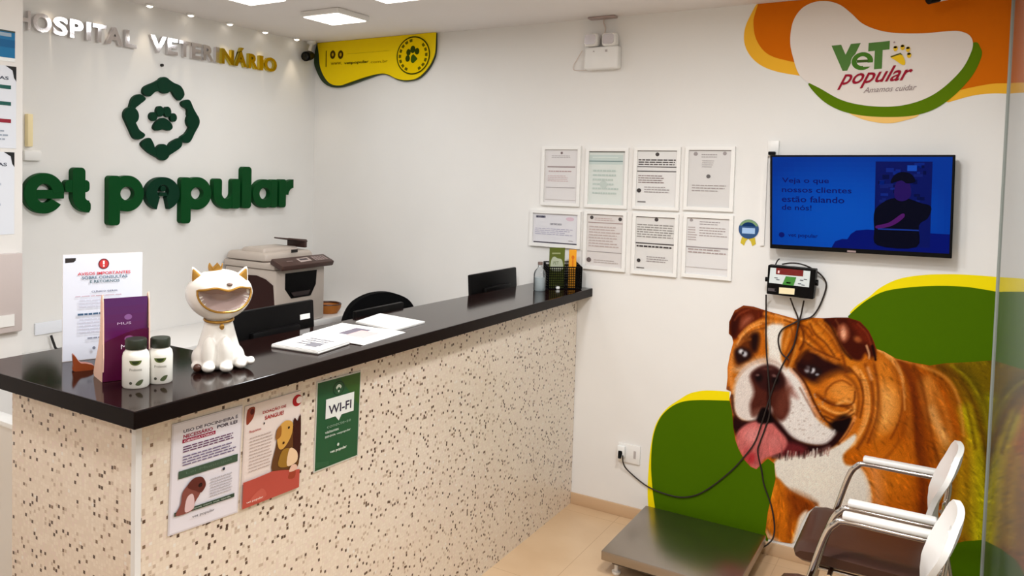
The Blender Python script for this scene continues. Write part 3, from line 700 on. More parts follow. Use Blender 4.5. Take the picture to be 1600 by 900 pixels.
for i in range(n):     # the slide itself is a flat blue, a shade brighter towards the lower middle
    for j in range(18):
        cu, cv = (i+.5)/n, (j+.5)/18; g_ = max(0, 1-((cu-.42)**2*2.2+(cv-.3)**2*1.5)*1.2)
        p.rect(i/n, j/18, (i+1)/n, (j+1)/18, (int(0+2*g_), int(48+26*g_), int(140+34*g_)), up=(i+j == 0), k=kk)
p.poly([(.36, 0), (.38, .07), (.42, .1), (.45, .1), (.47, .16), (.5, .2), (.56, .215), (1, .2), (1, 0)], (0, 14, 100), k=kk)
p.rect(.6, .05, .9, .95, (4, 16, 86), k=kk)
for i in range(26):    # crowded shelves behind the man
    x, y = random.uniform(.61, .87), random.uniform(.5, .92); p.rect(x, y, x+random.uniform(.015, .05), y+random.uniform(.02, .05), random.choice([(10, 34, 118), (0, 8, 60), (14, 28, 100)]), up=(i == 0), k=kk)
p.rect(.77, .85, .82, .91, (20, 70, 170), k=kk)
p.poly(smoothpoly([(.60, .22), (.60, .42), (.65, .52), (.7, .56), (.76, .57), (.84, .52), (.9, .48), (.885, .36), (.84, .28), (.83, .05), (.62, .05)], 4), (2, 3, 22), k=kk)
p.poly(smoothpoly([(.71, .56), (.705, .66), (.72, .74), (.77, .76), (.79, .68), (.79, .58), (.75, .53)], 4), (34, 14, 84), k=kk)
p.poly(smoothpoly([(.685, .72), (.7, .8), (.74, .84), (.79, .82), (.815, .74), (.77, .72), (.74, .75)], 4), (2, 3, 24), k=kk)
p.poly(smoothpoly([(.61, .26), (.68, .3), (.75, .4), (.76, .36), (.7, .27), (.62, .23)], 4), (74, 20, 92), k=kk)
p.rect(.62, .22, .84, .235, (20, 48, 130), k=kk)
for t, (a, d, e, f) in (('Veja o que', (.06, .69, .34, .765)), ('nossos clientes', (.06, .60, .47, .662)), ('estão falando', (.06, .49, .43, .56)), ('de nós!', (.06, .40, .24, .46))):
    p.text(t, a, d, e, f, (8, 14, 92), .012, k=kk)
p.poly(circ(.06, .115, .018, 16, .03), (6, 20, 100), k=kk); p.text('vet popular', .10, .085, .28, .14, (6, 20, 100), .02, k=kk)
p.build('screen', M_SCREEN, tv)
p = TVP(TVF); p.rect(.45, -.042, .5, -.022, (150, 130, 128)); p.build('maker_badge', M_VINYL, tv)
# socket and cable duct beside television
u, v = WB.px(1209, 232)
o = thing('wall_socket', 'white wall socket with a black plug at the upper left of the television', 'socket', WB.w(u, v-.03))
b = MB(); b.box(WB.w(u, v, .008), (.05, .016, .075), bev=.003); b.build('plate', M_WHITE, o)
b = MB(); b.box(WB.w(u-.002, v-.024, .028), (.032, .022, .016), bev=.004); b.build('plug', M_BLACK, o)
o = boxobj('cable_duct', WB.w(2.885, 1.5, .0005), WB.w(2.9, 1.93, .012), M_WHITE); tagp(o, 'slim white vertical cable duct at the left edge of the television', 'cable duct')

# ------------------------------------------------------------------ top mural (printed vinyl)
def clampz(P_, z=2.6645): return [(u, min(v, z)) for u, v in P_]
Z8 = lambda pts: px2(WB, pts, 1140, 0, 3.478)
R8 = 5.95   # the mural carries on past the glass to the end of the wall
tm = thing('wall_mural', 'orange and white curved mural with the clinic logo at the top right', 'mural', WB.w(3.3, 2.3))
def vin(name, polys, parent, n0=.0006):
    p = Print(WB.shift(n0), step=.0006)
    for pts, c in polys: p.poly(pts, c)
    return p.build(name, M_VINYL, parent)
def tot(P_): return P_+[(R8, 2.6645)]
lobeY = smoothpoly(Z8([(165, -12), (120, 70), (85, 150), (80, 230), (110, 300), (170, 355), (260, 390), (390, 413)]), 5, False)
botY = smoothpoly(Z8([(1190, 556), (1320, 520), (1430, 508), (1520, 510), (1600, 512)]), 5, False)
vin('yellow_band', [(clampz([(lobeY[0][0], 2.6645)]+lobeY+botY+[(R8, botY[-1][1]-.02), (R8, 2.6645)]), (252, 176, 50))], tm)
lobeO = smoothpoly(Z8([(165, -5), (140, 70), (130, 120), (140, 200), (180, 270), (240, 310), (345, 337)]), 5, False)
botO = smoothpoly(Z8([(1250, 490), (1320, 474), (1430, 455), (1520, 453), (1600, 455)]), 5, False)
vin('orange_field', [(clampz([(lobeO[0][0], 2.6645)]+lobeO+botO+[(R8, botO[-1][1]-.03), (R8, 2.6645)]), (206, 104, 8))], tm, .0013)
vin('yellow_crescent', [(smoothpoly(Z8([(640, 600), (700, 640), (780, 662), (860, 670), (940, 658), (1030, 620), (900, 560), (740, 560)]), 5), (250, 190, 110))], tm, .0020)
vin('green_crescent', [(smoothpoly(Z8([(428, 452), (500, 542), (600, 600), (720, 628), (860, 636), (1000, 628), (1120, 590), (1230, 510), (1320, 410), (1368, 310), (1364, 262), (1325, 232), (1200, 330), (1000, 480), (760, 530), (560, 500)]), 5), (88, 118, 8))], tm, .0027)
wh = smoothpoly(Z8([(388, 418), (345, 310), (330, 220), (345, 120), (390, 50), (455, 14), (530, 7), (600, 27), (660, 72), (720, 127), (800, 162), (900, 180), (1050, 182), (1180, 171), (1245, 170), (1300, 190), (1322, 232), (1310, 290), (1260, 380), (1160, 478), (1060, 538), (940, 573), (820, 580), (700, 568), (600, 540), (500, 485)]), 6)
vin('white_blob', [(wh, (226, 217, 210))], tm, .0034)
p = Print(WB.shift(.0041), step=.0004)
Z9 = lambda x, y: WB.px(1290+x/8.18, 50+y/8.18)
def t9(txt, x0, y0, x1, y1, c, bold=0, shear=0, sk=0):
    (a, d), (e, f) = Z9(x0, y1), Z9(x1, y0+(y1-y0)*0); d2 = Z9((x0+x1)/2, y1)[1]; f2 = Z9((x0+x1)/2, y0)[1]
    p.text(txt, a, d2-sk/2, e, f2-sk/2, c, bold, shear, skew=sk)
LGR = (84, 124, 62)
t9('V', 62, 160, 450, 498, LGR, .09, sk=.004); t9('T', 535, 130, 822, 475, LGR, .09, sk=.004)
a, d = Z9(470, 375); (a2, _), = [Z9(600, 375)]; R1 = Z9(608, 375)[0]-a
p.poly(circ(a, d, R1*1.06, 36, (Z9(470, 262)[1]-Z9(470, 490)[1])/2*1.08), (226, 217, 210))
p.poly(circ(a, d, R1, 36, (Z9(470, 262)[1]-Z9(470, 490)[1])/2), (72, 118, 40)); p.poly(circ(a, d, R1*.52, 30, R1*.5), (222, 214, 206))
p.rect(a-R1*.5, d-.006, a+R1*.55, d+.006, (66, 92, 40)); p.rect(a+R1*.1, d-.026, a+R1*1.02, d-.008, (222, 214, 206))
t9('popular', 150, 450, 1120, 710, (150, 28, 48), .012, .5, sk=.012)
t9('Amamos cuidar', 485, 690, 1165, 762, (150, 134, 134), 0, .4, sk=.006)
YL = (228, 186, 50)
for cx, cy in ((895, 215), (985, 200), (1055, 225), (1068, 300)): a, d = Z9(cx, cy); p.poly(circ(a, d, .0085, 12, .0125), YL, up=(cx == 895)); p.poly(circ(a-.001, d+.006, .007, 10, .005), (120, 110, 60), up=False)
p.poly(smoothpoly([Z9(*t) for t in ((830, 320), (900, 290), (960, 275), (1000, 330), (1020, 400), (985, 425), (900, 370))], 4), (234, 192, 40)); p.poly([Z9(*t) for t in ((830, 315), (960, 268), (985, 300), (950, 290), (840, 330))], (90, 86, 40))
a, d = Z9(880, 135); p.poly(circ(a, d, .004), (170, 150, 150))
p.build('logo_print', M_VINYL, tm)

# ------------------------------------------------------------------ lower mural: green shapes and bulldog
lm = thing('wall_mural', 'green and yellow mural with a large brown and white bulldog photograph', 'mural', WB.w(3.2, .07))
ZL = .0642
def clampb(P_): return [(u, max(v, ZL)) for u, v in P_]
yt = smoothpoly([WB.px(*t) for t in ((1328, 488), (1339, 477), (1357.7, 464), (1376, 449), (1404, 436), (1438.6, 430), (1476, 428.4), (1513, 429.3), (1557, 432.6), (1600, 437))], 5, False)
vin('yellow_edge', [(yt+[(R8, yt[-1][1]), (R8, 1.2), WB.px(1345, 520)], (250, 214, 14)),
                    (clampb(smoothpoly([WB.px(*t) for t in ((1140, 612), (1105, 610), (1080, 614), (1062, 624), (1040, 640), (1024, 665), (1016.5, 700), (1013, 740), (1012, 770), (1013, 792))], 4, False)+[(WB.px(1013, 800)[0], ZL), (WB.px(1060, 810)[0], ZL), WB.px(1140, 640)]), (250, 214, 14))], lm, .0006)
gt = smoothpoly([WB.px(*t) for t in ((1325, 494), (1339, 481), (1357.7, 467), (1382.6, 455), (1420, 449), (1463.5, 446.6), (1507, 448), (1544, 453.3), (1558, 455.7), (1600, 459))], 5, False)
MG = (68, 100, 0)
vin('green_shape', [(gt+[(R8, gt[-1][1]), (R8, ZL), (WB.px(1440, 860)[0], ZL), WB.px(1345, 560)], MG)], lm, .0020)
gl_ = smoothpoly([WB.px(*t) for t in ((1143, 626), (1090, 625), (1062, 629), (1041, 642), (1028, 660), (1020, 687), (1017.5, 726), (1020, 766), (1024, 795))], 5, False)
vin('green_shape', [(clampb(gl_+[(WB.px(1025, 800)[0], ZL), (WB.px(1200, 845)[0], ZL), WB.px(1225, 740), WB.px(1200, 650)]), MG)], lm, .0020)

# --- the bulldog, painted softly in wall coordinates through the pixel positions traced from it
OUT = [(1139, 521), (1139.5, 503), (1148, 485), (1162, 477), (1178, 479), (1203, 487), (1225, 493), (1247, 499), (1264, 496), (1287, 497), (1306, 496), (1325, 496), (1344, 502), (1358, 517), (1366, 534), (1369.5, 545),
       (1381, 549), (1400, 560), (1428, 566.5), (1453, 571), (1475, 567.5), (1506, 566), (1551, 563), (1610, 560), (1660, 559), (1660, 842), (1600, 842), (1532, 843.5), (1508, 845), (1486, 851), (1474, 862), (1466, 875), (1462, 890), (1380, 880), (1368, 850), (1352, 822), (1310, 800), (1275, 790),
       (1262, 800), (1252, 818), (1243, 845), (1237, 849), (1218, 846), (1200, 841), (1196, 831), (1200, 799), (1212, 748),
       (1210, 724), (1200, 716), (1188, 727), (1182, 733), (1173, 729), (1163, 718), (1154, 701), (1149, 687), (1146, 668), (1144, 643), (1140, 624), (1143, 612), (1135, 608), (1137, 590), (1137, 574), (1141, 553), (1146, 535), (1144, 526)]
outw = clampb([WB.px(*t) for t in OUT])
O = np.array(outw)
step = .0038
us = np.arange(O[:, 0].min()-step, O[:, 0].max()+step*2, step); vs_ = np.arange(O[:, 1].min()-step, O[:, 1].max()+step*2, step)
UU, VV = np.meshgrid(us, vs_)
def project(Pw):
    d = Pw-np.array(CAM); z = d @ np.array(FW)
    return CPX+FPX*(d @ np.array(RT))/z, CPY-FPX*(d @ np.array(UP))/z
def inside(px, py, poly):
    res = np.zeros(px.shape, bool); P_ = np.array(poly); n = len(P_)
    for i in range(n):
        x1, y1 = P_[i]; x2, y2 = P_[(i+1) % n]
        c = ((y1 > py) != (y2 > py)) & (px < (x2-x1)*(py-y1)/((y2-y1) if y2 != y1 else 1e-9)+x1); res ^= c
    return res
def segdist(px, py, P_, closed=True):
    P_ = np.array(P_, float); n = len(P_); best = np.full(px.shape, 1e9); bx = np.zeros(px.shape); by = np.zeros(px.shape)
    for i in range(n if closed else n-1):
        a, b_ = P_[i], P_[(i+1) % n]; d = b_-a; L = max(d @ d, 1e-9)
        t = np.clip(((px-a[0])*d[0]+(py-a[1])*d[1])/L, 0, 1); qx, qy = a[0]+t*d[0], a[1]+t*d[1]
        dd = np.hypot(px-qx, py-qy); m_ = dd < best; best = np.where(m_, dd, best); bx = np.where(m_, qx, bx); by = np.where(m_, qy, by)
    return best, bx, by
ins = inside(UU, VV, outw)
cell = ins[:-1, :-1] | ins[1:, :-1] | ins[:-1, 1:] | ins[1:, 1:]
dist, bx, by = segdist(UU, VV, outw)
U2 = np.where(ins, UU, bx); V2 = np.where(ins, VV, by)
used = np.zeros(UU.shape, bool)
for dy in (0, 1):
    for dx in (0, 1): used[dy:used.shape[0]-1+dy, dx:used.shape[1]-1+dx] |= cell
idx = -np.ones(UU.shape, int); idx[used] = np.arange(used.sum())
Pu, Pv = U2[used], V2[used]
PXX, PYY = project(np.stack([Pu, np.zeros_like(Pu), Pv], 1))
rng = np.random.default_rng(3)
class Paint:
    def __init__(s): s.c = np.zeros((len(PXX), 3))
    def fill(s, c): s.c[:] = c
    def mixin(s, m_, c): s.c += (np.array(c, float)-s.c)*np.clip(m_, 0, 1)[:, None]
    def poly(s, pts, c, soft=3, a=1, sm=True):
        pts = smoothpoly(pts, 3) if sm else pts
        d, _, _ = segdist(PXX, PYY, pts); sd = np.where(inside(PXX, PYY, pts), d, -d)
        s.mixin(a*np.clip(.5+sd/max(soft, .5)/2, 0, 1), c)
    def stroke(s, pts, wd, c, soft=2, a=1, sm=True):
        P_ = smoothpoly(pts, 4, False) if sm else pts
        d, _, _ = segdist(PXX, PYY, P_, False); s.mixin(a*np.clip((wd/2+soft/2-d)/max(soft, .5), 0, 1), c)
    def blob(s, x, y, rx, ry, c, ang=0, a=1, p_=1.6):
        t = math.radians(ang); dx, dy = PXX-x, PYY-y; X_ = dx*math.cos(t)+dy*math.sin(t); Y_ = -dx*math.sin(t)+dy*math.cos(t)
        r = np.sqrt((X_/rx)**2+(Y_/ry)**2); s.mixin(a*np.exp(-r**(2*p_)), c)
P = Paint(); P.fill((178, 96, 18))
BR, DB, BK, OR, TN, WT, PK = (126, 62, 12), (58, 20, 8), (24, 8, 8), (202, 118, 26), (222, 158, 82), (228, 220, 210), (196, 108, 104)
# body, flank
P.poly([(1400, 560), (1450, 572), (1530, 640), (1500, 720), (1480, 860), (1380, 880), (1360, 740), (1380, 620)], (170, 88, 12), 14)
P.poly([(1500, 565), (1670, 555), (1670, 850), (1500, 850), (1490, 760), (1520, 680)], (150, 138, 12), 22)
P.poly([(1465, 566), (1670, 555), (1670, 640), (1560, 660), (1520, 600)], (118, 96, 8), 16)
P.stroke([(1500, 575), (1530, 610), (1545, 660), (1552, 720)], 14, (92, 74, 6), 12, .8)
P.stroke([(1470, 572), (1505, 600), (1528, 650), (1542, 720), (1545, 800)], 9, (84, 50, 6), 10, .8)
P.stroke([(1450, 574), (1480, 600), (1500, 640), (1514, 700)], 12, (140, 74, 10), 10, .8)
P.stroke([(1508, 640), (1522, 700), (1530, 780), (1528, 840)], 18, (184, 178, 16), 14, .8)
P.stroke([(1545, 620), (1556, 700), (1562, 800)], 12, (150, 150, 14), 12, .6)
P.stroke([(1512, 690), (1520, 740), (1518, 800), (1524, 838)], 7, (214, 204, 40), 10, .6)
P.stroke([(1440, 572), (1478, 590), (1498, 625), (1506, 680)], 4, (214, 150, 70), 5, .7)
P.stroke([(1405, 566), (1425, 610), (1432, 680), (1438, 760), (1445, 840)], 26, (112, 46, 4), 22, .9)
P.stroke([(1440, 590), (1462, 640), (1478, 700)], 12, (120, 58, 8), 12, .7)
P.stroke([(1450, 590), (1472, 625), (1488, 680)], 5, (206, 138, 62), 8, .5)
P.stroke([(1448, 600), (1460, 650), (1474, 690), (1482, 730)], 22, (206, 136, 60), 16, .75)
P.stroke([(1455, 640), (1468, 670), (1480, 692)], 12, (226, 170, 104), 10, .7)
P.poly([(1480, 700), (1520, 700), (1512, 850), (1475, 850), (1470, 760)], (150, 98, 14), 16, .7)
P.stroke([(1500, 700), (1502, 760), (1496, 830)], 12, (192, 156, 20), 14, .6)
# neck fold and shoulder
P.stroke([(1382, 552), (1402, 575), (1414, 610), (1420, 660), (1424, 740)], 13, (176, 98, 22), 8, .9)
P.stroke([(1372, 546), (1394, 560), (1408, 585), (1414, 620)], 4, (238, 178, 104), 4, .9)
P.stroke([(1400, 560), (1440, 572)], 3, (190, 120, 50), 3, .9)
P.poly([(1372, 556), (1395, 575), (1404, 620), (1402, 660), (1380, 690), (1366, 700), (1362, 640), (1364, 590)], (206, 124, 36), 8)
P.poly([(1374, 600), (1398, 610), (1402, 640), (1388, 668), (1372, 664), (1368, 630)], (230, 166, 92), 12, .8)
P.poly([(1330, 700), (1420, 690), (1430, 800), (1400, 880), (1360, 830), (1345, 750), (1318, 706)], (192, 104, 14), 10)
P.blob(1385, 740, 34, 40, (208, 122, 28), a=.7)
P.stroke([(1412, 600), (1416, 650), (1404, 690), (1380, 720)], 4, (146, 74, 12), 6, .7)
# head base
P.poly([(1150, 500), (1240, 497), (1320, 500), (1355, 560), (1368, 620), (1352, 690), (1310, 700), (1240, 640), (1150, 600), (1140, 560)], (190, 108, 26), 5)
P.poly([(1280, 505), (1330, 540), (1352, 600), (1345, 650), (1300, 660), (1262, 600)], (204, 122, 30), 10)
P.stroke([(1146, 610), (1141, 585), (1146, 555), (1158, 535)], 8, (216, 140, 66), 5, .9)
P.stroke([(1138, 606), (1140, 620)], 5, (120, 70, 50), 3, .8)
# left ear
P.poly([(1141, 522), (1140, 503), (1149, 486), (1163, 478), (1180, 480), (1205, 489), (1190, 497), (1166, 512), (1153, 528), (1146, 530)], (92, 32, 12), 3)
P.poly([(1142, 522), (1141, 506), (1149, 490), (1156, 500), (1152, 520), (1146, 528)], (52, 14, 8), 4)
P.poly([(1160, 500), (1170, 493), (1176, 497), (1168, 506), (1158, 512)], (170, 98, 74), 5, .8)
P.stroke([(1150, 486), (1164, 479), (1185, 483)], 3, (130, 66, 34), 3, .8)
# forehead
P.stroke([(1196, 490), (1225, 497), (1246, 502)], 7, (206, 126, 44), 4)
P.stroke([(1156, 526), (1172, 510), (1192, 502), (1215, 503), (1240, 506)], 5, (214, 142, 66), 4, .9)
P.stroke([(1190, 506), (1225, 508), (1240, 512)], 4, (150, 78, 22), 4, .7)
P.stroke([(1150, 540), (1168, 524), (1185, 514)], 5, (214, 148, 78), 5, .8)
P.stroke([(1205, 489), (1228, 496), (1246, 503)], 2.5, (120, 56, 14), 3, .8)
P.poly([(1198, 509), (1228, 509), (1223, 530), (1221, 560), (1228, 575), (1232, 592), (1210, 585), (1200, 580), (1200, 545)], WT, 3)
P.poly([(1146, 578), (1160, 565), (1200, 556), (1215, 564), (1200, 580), (1165, 585)], (210, 190, 176), 5, .6)
# frown folds right of blaze
P.poly([(1228, 506), (1262, 498), (1300, 500), (1316, 540), (1318, 580), (1285, 575), (1258, 560), (1232, 575), (1222, 545)], (192, 108, 22), 4)
P.stroke([(1246, 502), (1245, 520), (1240, 545), (1232, 570)], 7, (96, 40, 8), 6, .8)
P.stroke([(1238, 512), (1230, 530), (1226, 545)], 4, (220, 150, 70), 4, .7)
P.stroke([(1262, 500), (1280, 520), (1300, 548), (1308, 575)], 5, (216, 138, 46), 6, .8)
P.stroke([(1252, 506), (1262, 524), (1282, 542), (1294, 560)], 4, (120, 56, 8), 5, .8)
P.stroke([(1272, 500), (1294, 520), (1310, 548)], 4, (140, 70, 12), 5, .7)
P.stroke([(1250, 528), (1264, 536), (1276, 548), (1290, 562)], 3.5, (224, 152, 66), 4, .8)
P.stroke([(1244, 540), (1240, 556), (1234, 572)], 4, (222, 150, 62), 4, .7)
P.stroke([(1256, 538), (1250, 552), (1244, 566)], 3, (110, 50, 10), 4, .7)
P.poly([(1242, 572), (1256, 552), (1272, 548), (1288, 560), (1318, 572), (1330, 582), (1300, 596), (1284, 604), (1262, 594), (1248, 586)], (40, 12, 10), 5)
P.blob(1262, 556, 9, 10, (60, 22, 8), a=.8); P.stroke([(1268, 548), (1290, 556), (1306, 566)], 5, (190, 110, 36), 5, .8)
P.poly([(1258, 572), (1270, 570), (1284, 578), (1282, 588), (1268, 590), (1260, 584)], (30, 14, 14), 2); P.blob(1261.5, 577, 4.5, 5, (206, 206, 212), a=.95); P.blob(1270, 579, 3.5, 4.5, (224, 224, 230), a=.95, ang=30); P.blob(1277, 585, 3, 2.2, (160, 160, 168), a=.9); P.blob(1267, 577.5, 2.2, 4, (20, 10, 12), a=.9)
P.blob(1256, 573, 12, 4, (28, 8, 6), ang=25, a=.8)
# left eye
P.poly([(1148, 552), (1160, 532), (1176, 520), (1186, 524), (1184, 545), (1178, 556), (1164, 566), (1152, 572)], (96, 44, 14), 5)
P.poly([(1174, 524), (1184, 520), (1186, 530), (1182, 548), (1174, 545)], (30, 10, 8), 4)
P.poly([(1148, 548), (1160, 542), (1172, 548), (1174, 558), (1162, 566), (1152, 566)], (34, 14, 12), 3)
P.blob(1158, 549, 4, 4, (212, 210, 212), a=.95); P.blob(1164, 553, 4, 4.5, (200, 200, 206), a=.95); P.blob(1161, 551.5, 2, 2.6, (20, 10, 12), a=.9)
P.stroke([(1150, 540), (1160, 533), (1172, 530)], 4, (150, 84, 30), 4, .8)
# right ear
P.poly([(1287, 498), (1306, 495), (1326, 496), (1345, 503), (1358, 517), (1366, 535), (1369, 552), (1362, 560), (1352, 552), (1346, 562), (1334, 562), (1322, 550), (1312, 535), (1304, 514)], (66, 18, 6), 3)
P.poly([(1326, 500), (1345, 508), (1358, 524), (1362, 540), (1350, 536), (1338, 520)], (112, 36, 14), 5, .8)
P.poly([(1310, 512), (1318, 506), (1325, 514), (1326, 526), (1319, 534), (1312, 526)], (186, 112, 80), 4, .9)
P.blob(1318, 521, 4, 9, (232, 176, 144), a=.8); P.blob(1340, 530, 7, 5, (170, 96, 52), ang=30, a=.85)
P.stroke([(1290, 500), (1300, 512), (1316, 545), (1330, 560)], 4, (34, 10, 6), 4, .8)
P.stroke([(1354, 540), (1358, 552), (1358, 560)], 3, (210, 160, 120), 2, .9); P.stroke([(1363, 540), (1367, 556), (1368, 562)], 4, (30, 8, 4), 2)
# cheek folds
P.poly([(1275, 600), (1310, 580), (1335, 590), (1350, 620), (1346, 660), (1330, 690), (1300, 660), (1275, 636)], (196, 112, 28), 8)
P.poly([(1296, 606), (1316, 592), (1332, 604), (1338, 622), (1322, 630), (1302, 622)], (226, 150, 66), 9, .9)
P.stroke([(1276, 616), (1296, 628), (1318, 634), (1332, 640)], 4, (104, 46, 8), 5, .8)
P.stroke([(1278, 628), (1296, 640), (1316, 648), (1330, 644)], 5, (222, 146, 64), 5, .8)
P.stroke([(1284, 640), (1304, 650), (1322, 648), (1332, 636), (1326, 624)], 3.5, (120, 54, 10), 4, .7)
P.stroke([(1308, 632), (1322, 626), (1334, 632), (1334, 644), (1322, 652)], 5, (236, 170, 92), 4, .8)
P.stroke([(1320, 585), (1336, 600), (1342, 625), (1338, 650)], 4, (122, 58, 12), 5, .7)
P.stroke([(1336, 575), (1350, 600), (1354, 640), (1346, 670), (1334, 692)], 7, (230, 158, 82), 5, .8)
P.stroke([(1352, 570), (1362, 600), (1364, 640), (1354, 676), (1340, 700)], 4, (116, 54, 12), 5, .8)
P.stroke([(1356, 575), (1362, 592)], 5, (232, 168, 110), 4, .7)
P.stroke([(1344, 585), (1348, 612)], 3, (130, 66, 14), 4, .6)
P.stroke([(1362, 560), (1372, 600), (1374, 650), (1362, 690)], 5, (150, 80, 16), 7, .7)
# muzzle
P.poly([(1232, 574), (1250, 590), (1264, 622), (1276, 652), (1296, 668), (1310, 670), (1306, 684), (1292, 696), (1262, 694), (1236, 684), (1216, 664), (1212, 620), (1222, 590)], (222, 214, 208), 3)
P.poly([(1146, 618), (1150, 595), (1164, 576), (1184, 566), (1210, 570), (1224, 582), (1234, 600), (1215, 640), (1200, 652), (1176, 660), (1156, 655), (1147, 642)], (216, 204, 196), 4)
P.stroke([(1150, 592), (1166, 574), (1190, 562), (1212, 566), (1226, 576)], 4, (196, 170, 156), 4, .8)
P.stroke([(1144, 618), (1147, 644), (1158, 658), (1180, 662)], 4, (70, 34, 26), 3, .9)
P.stroke([(1236, 578), (1252, 596), (1266, 626), (1280, 652)], 4, (206, 150, 120), 4, .8)
P.stroke([(1240, 576), (1258, 598), (1272, 628), (1286, 652), (1298, 662)], 3, (54, 18, 10), 3, .9)
for _ in range(46):
    x, y = rng.uniform(1232, 1290), rng.uniform(612, 690); P.blob(x, y, rng.uniform(1, 2.6), rng.uniform(.8, 1.6), (170, 150, 140), a=.6)
P.poly([(1228, 590), (1236, 600), (1248, 622), (1236, 618), (1226, 604)], (150, 100, 90), 4, .7)
P.poly([(1172, 588), (1184, 575), (1200, 570), (1216, 576), (1226, 592), (1230, 610), (1234, 640), (1222, 658), (1208, 650), (1204, 636), (1188, 646), (1176, 650), (1172, 632), (1178, 612)], (78, 34, 24), 4)
P.poly([(1178, 640), (1176, 650), (1190, 648), (1200, 636)], (120, 76, 64), 4, .7)
P.poly([(1174, 586), (1184, 576), (1200, 571), (1215, 576), (1226, 590), (1224, 604), (1208, 612), (1196, 610), (1184, 602)], (50, 20, 18), 3)
P.blob(1186, 590, 6, 7, (14, 6, 8), a=.9); P.blob(1212, 594, 7, 8, (14, 6, 8), a=.9); P.blob(1184, 586, 3, 2, (120, 84, 80), a=.8); P.blob(1210, 587, 4, 2.4, (130, 92, 88), ang=20, a=.8); P.blob(1200, 576, 10, 3, (96, 56, 48), a=.7)
P.stroke([(1200, 590), (1200, 636)], 2.5, (24, 8, 8), 3, .8)
P.poly([(1222, 612), (1236, 606), (1232, 632), (1224, 652), (1212, 640)], (106, 54, 40), 5, .8)
# mouth
P.poly([(1146, 650), (1160, 658), (1180, 656), (1192, 642), (1200, 637), (1208, 648), (1222, 664), (1240, 684), (1268, 694), (1292, 692), (1310, 672), (1318, 656), (1330, 654), (1320, 680), (1300, 700), (1276, 712), (1250, 716), (1215, 716), (1200, 712), (1150, 680)], (36, 10, 10), 3)
P.poly([(1306, 654), (1320, 648), (1330, 654), (1322, 672), (1308, 676), (1296, 664)], (18, 6, 6), 4)
P.poly([(1232, 690), (1260, 700), (1250, 712), (1226, 712), (1216, 704)], (120, 40, 44), 4, .8)
P.stroke([(1210, 714), (1240, 712), (1270, 708), (1296, 698)], 5, (150, 110, 100), 5, .6)
P.stroke([(1336, 652), (1328, 670), (1314, 690)], 5, (228, 152, 84), 3, .9)
P.stroke([(1228, 668), (1246, 684), (1270, 692), (1290, 688), (1304, 672)], 2.5, (200, 190, 186), 2, .8)
# tongue
P.poly([(1150, 690), (1152, 676), (1164, 664), (1180, 658), (1192, 660), (1204, 658), (1214, 668), (1228, 684), (1230, 694), (1222, 706), (1208, 712), (1194, 718), (1188, 728), (1182, 733), (1173, 729), (1163, 716), (1154, 702)], PK, 2.5)
P.blob(1178, 680, 16, 14, (224, 150, 146), a=.7); P.blob(1210, 690, 10, 10, (204, 124, 120), a=.6); P.blob(1174, 716, 10, 10, (176, 50, 56), a=.85); P.blob(1166, 706, 6, 8, (186, 84, 84), a=.7)
P.stroke([(1192, 660), (1186, 690), (1180, 722)], 3, (176, 92, 92), 4, .7)
P.poly([(1188, 640), (1196, 637), (1206, 650), (1208, 660), (1184, 660)], (14, 6, 6), 2)
# chest
P.poly([(1210, 722), (1226, 714), (1262, 712), (1292, 704), (1318, 690), (1336, 678), (1336, 692), (1318, 710), (1322, 726), (1345, 730), (1360, 760), (1362, 800), (1345, 822), (1300, 800), (1262, 786), (1230, 768), (1214, 748)], (224, 216, 204), 2.5)
for _ in range(40):
    x = rng.uniform(1216, 1300); P.stroke([(x, 706+rng.uniform(-2, 6)-(x-1216)*.06), (x+rng.uniform(-3, 1), 716+rng.uniform(-2, 4)-(x-1216)*.08)], 1.6, rng.choice([(224, 214, 204), (40, 14, 12), (150, 100, 92)]), 1.5, .7, sm=False)
P.blob(1280, 750, 40, 26, (232, 222, 206), a=.6)
P.stroke([(1214, 748), (1240, 772), (1276, 788)], 4, (150, 74, 14), 5, .8)
P.poly([(1350, 725), (1376, 730), (1380, 800), (1360, 810), (1362, 760)], (222, 150, 92), 10, .7)
# left foreleg
P.poly([(1212, 748), (1234, 768), (1270, 788), (1258, 812), (1246, 826), (1240, 850), (1200, 842), (1196, 831), (1200, 799)], (198, 112, 20), 3)
P.poly([(1230, 766), (1274, 786), (1264, 806), (1246, 812), (1236, 800)], (132, 60, 10), 8, .9)
P.stroke([(1212, 756), (1204, 790), (1200, 832)], 6, (220, 138, 40), 6, .7); P.stroke([(1236, 800), (1234, 836)], 8, (140, 68, 12), 8, .7)
P.poly([(1250, 806), (1262, 798), (1258, 826), (1244, 850), (1238, 848), (1244, 826)], (232, 214, 196), 3)
P.poly([(1200, 842), (1198, 828), (1206, 836), (1220, 846)], (226, 196, 178), 3, .8)
